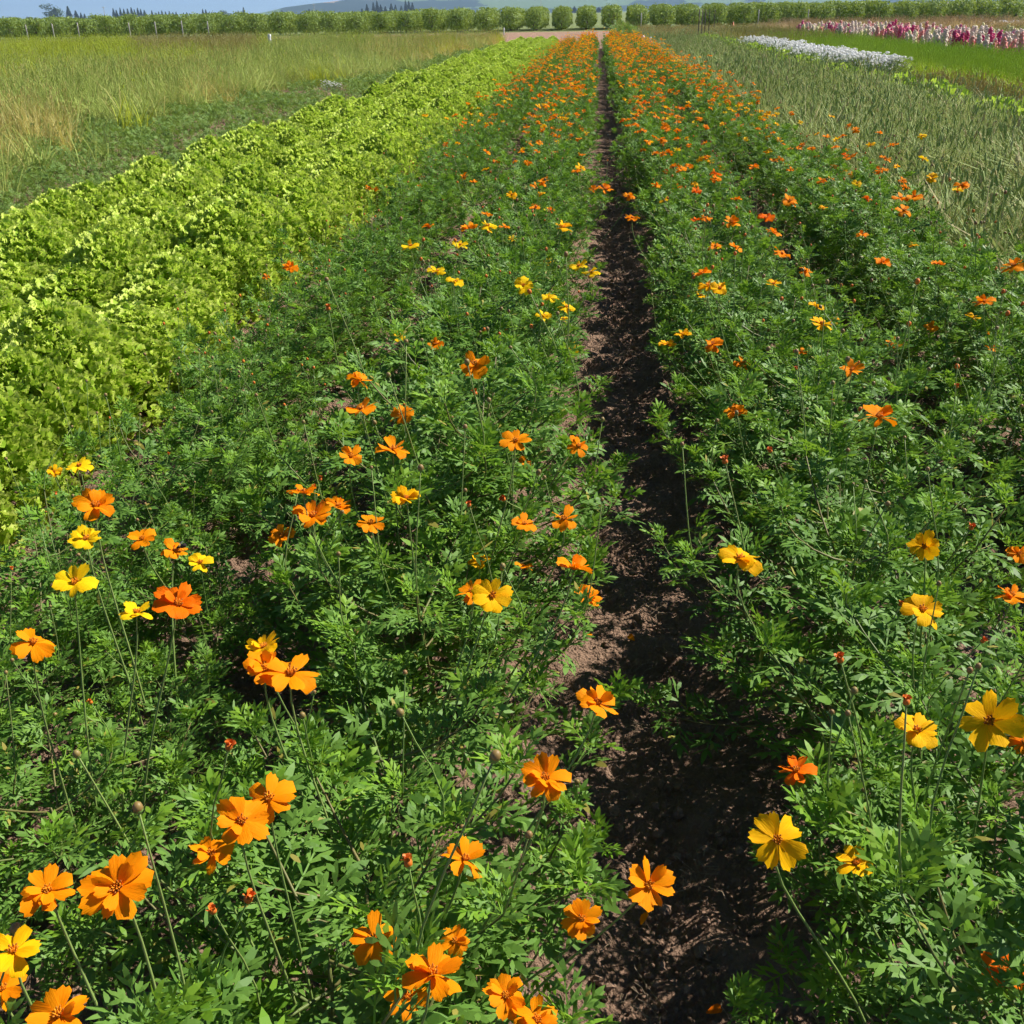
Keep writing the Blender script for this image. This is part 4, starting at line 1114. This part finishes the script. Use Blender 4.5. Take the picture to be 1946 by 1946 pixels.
# little machine parked on the bare soil
def machine():
    p = at_y(938, 79, 60); p[2] = 0
    t = empty('garden_machine', rotz(.35, p, 1.05)); tag(t, 'small dark grey and green machine parked on the bare soil', 'machine')
    b = MB().add(box(-.26, .26, -.2, .2, .34, .40)); b.add(box(-.26, .26, -.2, -.18, .4, .56)); b.add(box(-.26, .26, .18, .2, .4, .56)); b.add(box(-.26, -.24, -.18, .18, .4, .56)); b.add(box(.24, .26, -.18, .18, .4, .56))
    obj('hopper', b.mesh('hopper', [M['grey_plastic']], False), t)
    b = MB()
    for a in (-.22, .22):
        for c in (-.16, .16): b.add(tube([(a, c, .1), (a, c, .34)], .018, 6))
        b.add(tube([(a, -.16, .16), (a, .42, .16)], .018, 6))
    b.add(tube([(-.22, .42, .16), (.22, .42, .16)], .018, 6))
    obj('frame', b.mesh('frame', [M['green_paint']]), t)
    b = MB()
    for a in (-.15, .15): b.add(tube([(a, -.18, .42), (a, -.36, .66), (a, -.44, .70)], .012, 6))
    b.add(tube([(-.15, -.44, .70), (.15, -.44, .70)], .012, 6)); obj('handle', b.mesh('handle', [M['green_paint']]), t)
    th = np.linspace(0, 2 * math.pi, 17)
    tyre = MB().add(tube(np.stack([0 * th, .11 * np.cos(th), .11 * np.sin(th)], 1), .032, 6, False)).mesh('tyre', [M['rubber']])
    hub = MB().add(tube([(-.02, 0, 0), (.02, 0, 0)], .085, 12)).mesh('rim', [M['green_paint']])
    for a in (-.28, .28):
        w = obj('wheel', hub, t, rotz(0, (a, 0, .14))); obj('tyre', tyre, w)
machine()
def row_cover():
    p0, p1 = at_y(1752, 46, 80), at_y(1985, 45, 80); n, m_ = 60, 9; V = []; F = []
    for i in range(n):
        u = i / (n - 1); c = p0 + (p1 - p0) * u
        hgt = .34 + .05 * math.sin(u * 60) + .05 * vnoise(u * 25, 0, 3); 
        if .20 < u < .30: hgt *= .6
        for j in range(m_):
            a = math.pi * j / (m_ - 1)
            V.append((c[0], c[1] + .8 * math.cos(a) + .03 * math.sin(i * 1.7 + j), max(0.0, hgt * math.sin(a) * (1 + .06 * math.sin(i * 2.1)))))
    for i in range(n - 1):
        for j in range(m_ - 1):
            a = i * m_ + j; F.append((a, a + 1, a + m_ + 1, a + m_))
    tag(obj('row_cover', MB().add(Tpl(V, F)).mesh('row_cover', [M['cover']])), 'long white cloth row cover behind the snapdragons', 'row cover')
row_cover()

# soil clods and dead stalks on the bare ground
def clod(seed):
    r_ = np.random.default_rng(seed); return MB().add(sphere(8, 6, 1, .85, .6, .26, r_)).mesh('clod', [M['clod']], False)
CL = [clod(i) for i in range(6)]
n = 11000
yy = .9 + 11 * U(0, 1, n) ** 1.8
cx = np.array([.19, -.86, 1.05, -1.62])[rng.choice(4, n, p=[.45, .25, .17, .13])]
P = np.stack([cx + rng.normal(0, .13, n), yy, U(-.012, .012, n)], 1)
scatter('soil_clods', CL, P, U(0, 6.28, (n, 3)), np.clip(.0028 * np.exp(rng.normal(0, .7, n)) + .001, .0015, .013), rng.integers(0, 6, n), 'loose brown soil crumbs and clods on the bare path', 'soil clods')
def straw_bits():
    b = MB()
    for k in range(5):
        r_ = np.random.default_rng(k); pts = np.cumsum(r_.normal(0, .012, (5, 3)) * [1, 1, .25] + [.012, 0, 0], 0); b.add(tube(pts, .0008, 3))
    return b.mesh('straw', [M['deadroot']])
n = 170
P = np.stack([np.array([.19, -.86, 1.05])[rng.choice(3, n, p=[.7, .2, .1])] + rng.normal(0, .12, n), .9 + 9 * U(0, 1, n) ** 1.6, np.full(n, .012)], 1)
scatter('dead_roots', [straw_bits()], P, rz(n, .2), U(.5, 1.3, n), np.zeros(n), 'thin dry roots and straw littering the path', 'straw')
# fallen petals
for q, w, a, lab in ((1342, 1946, .3, 'fallen orange petal on the path at the bottom edge'), (1218, 1757, 1.2, 'fallen curled petal on the path beside the lone path flower'), (1206, 1218, 2.2, 'fallen orange petal in the middle of the shaded path'), (1112, 1210, .9, 'dull fallen petal at the lettuce side edge of the path')):
    p = hit(min(q, 1935), min(w, 1925), .012)
    tag(obj('fallen_petal', PETAL_ME['d' if w > 1900 else 'o'][int(a * 2) % 5], None, frame(p, (math.cos(a), math.sin(a), .12), (0, 0, 1), .2, .026)), lab, 'petal', 'petals fallen on the path')
# broad weed leaf by the lettuce
def broad_weed():
    p = hit(398, 745, 0.0)
    t = empty('broadleaf_weed', rotz(0, p)); tag(t, 'broad pale green weed leaf at the foot of the lettuce bed', 'weed')
    V = []; F = []
    for i, (yq, w) in enumerate(((0, .1), (.2, .32), (.5, .42), (.8, .26), (1, .02))):
        for j in (-1, 0, 1): V.append((j * w, yq, -.25 * yq * yq + .06 * abs(j)))
    for i in range(4):
        for j in range(2): a = i * 3 + j; F.append((a, a + 1, a + 4, a + 3))
    lm = MB().add(Tpl(V, F)).mesh('leaf', [M['broadweed']])
    for a, s, e in ((3.4, .11, .5), (.4, .09, .7), (5.2, .08, .6)):
        obj('leaf', lm, t, frame((0, 0, .07), (math.cos(a), math.sin(a) * .6, e), (0, -.3, 1), 0, s))
    obj('stem', MB().add(tube([(0, 0, -.01), (0, 0, .08)], .003, 5)).mesh('stem', [M['stalk']]), t)
broad_weed()
# bumblebee
def bee():
    f = [f for pl in indiv for f in pl['fl'] if f['seed'] == 1000 + 34][0]
    p = f['P'] + rt * .018 + np.array([0, 0, .012])
    t = empty('bumblebee', frame(p, -rt + np.array([0, 0, -.4]), (0, 0, 1))); tag(t, 'black bumblebee visiting the orange flower beside a yellow one', 'bee')
    b = MB().add(sphere(10, 7, .0048, .0075, .0046)); b.add(sphere(8, 6, .0038, .0038, .0036), rotz(0, (0, .0085, .0006))); b.add(sphere(7, 5, .0025, .0024, .0024), rotz(0, (0, .0125, 0)))
    b.add(sphere(9, 4, .0044, .0016, .0042), rotz(0, (0, .0052, .0008)), 1)
    obj('body', b.mesh('body', [M['bee'], M['bee_y']]), t)
    for s in (-1, 1):
        obj('wing', MB().add(Tpl([(0, 0, 0), (s * .003, .001, .001), (s * .0075, -.004, .002), (s * .008, -.0085, .002), (s * .004, -.008, .0015)], [(0, 1, 2, 4), (2, 3, 4)])).mesh('wing', [M['wing']], False), t, rotz(0, (s * .002, .007, .0035)))
        for k in range(3):
            obj('leg', MB().add(tube([(s * .002, .009 - .004 * k, -.002), (s * .006, .009 - .005 * k, -.003), (s * .008, .008 - .006 * k, -.007)], .0005, 4)).mesh('leg', [M['bee']]), t)
bee()

# ------------------------------------------------------------------ air
def haze():
    m = bpy.data.materials.new('valley_haze'); m.use_nodes = True; N = m.node_tree.nodes; N.clear()
    o = N.new('ShaderNodeOutputMaterial'); v = N.new('ShaderNodeVolumePrincipled')
    v.inputs['Color'].default_value = (0.50, 0.72, 1.0, 1); v.inputs['Density'].default_value = 1.5e-4; v.inputs['Anisotropy'].default_value = .2
    v.inputs['Density Attribute'].default_value = ''; v.inputs['Temperature Attribute'].default_value = ''; v.inputs['Color Attribute'].default_value = ''
    m.node_tree.links.new(v.outputs[0], o.inputs['Volume'])
    m.cycles.homogeneous_volume = True
    tag(obj('haze', MB().add(box(-5000, 4600, -70, 7700, -4, 215)).mesh('haze', [m], False)), 'pale blue haze over the valley', 'haze', kind='stuff')
haze()
print('objects', len(sc.objects), 'near', sum(p['p'][1] < NEAR_D for p in indiv), 'far from', YFAR, 'lettuce', len(lets))
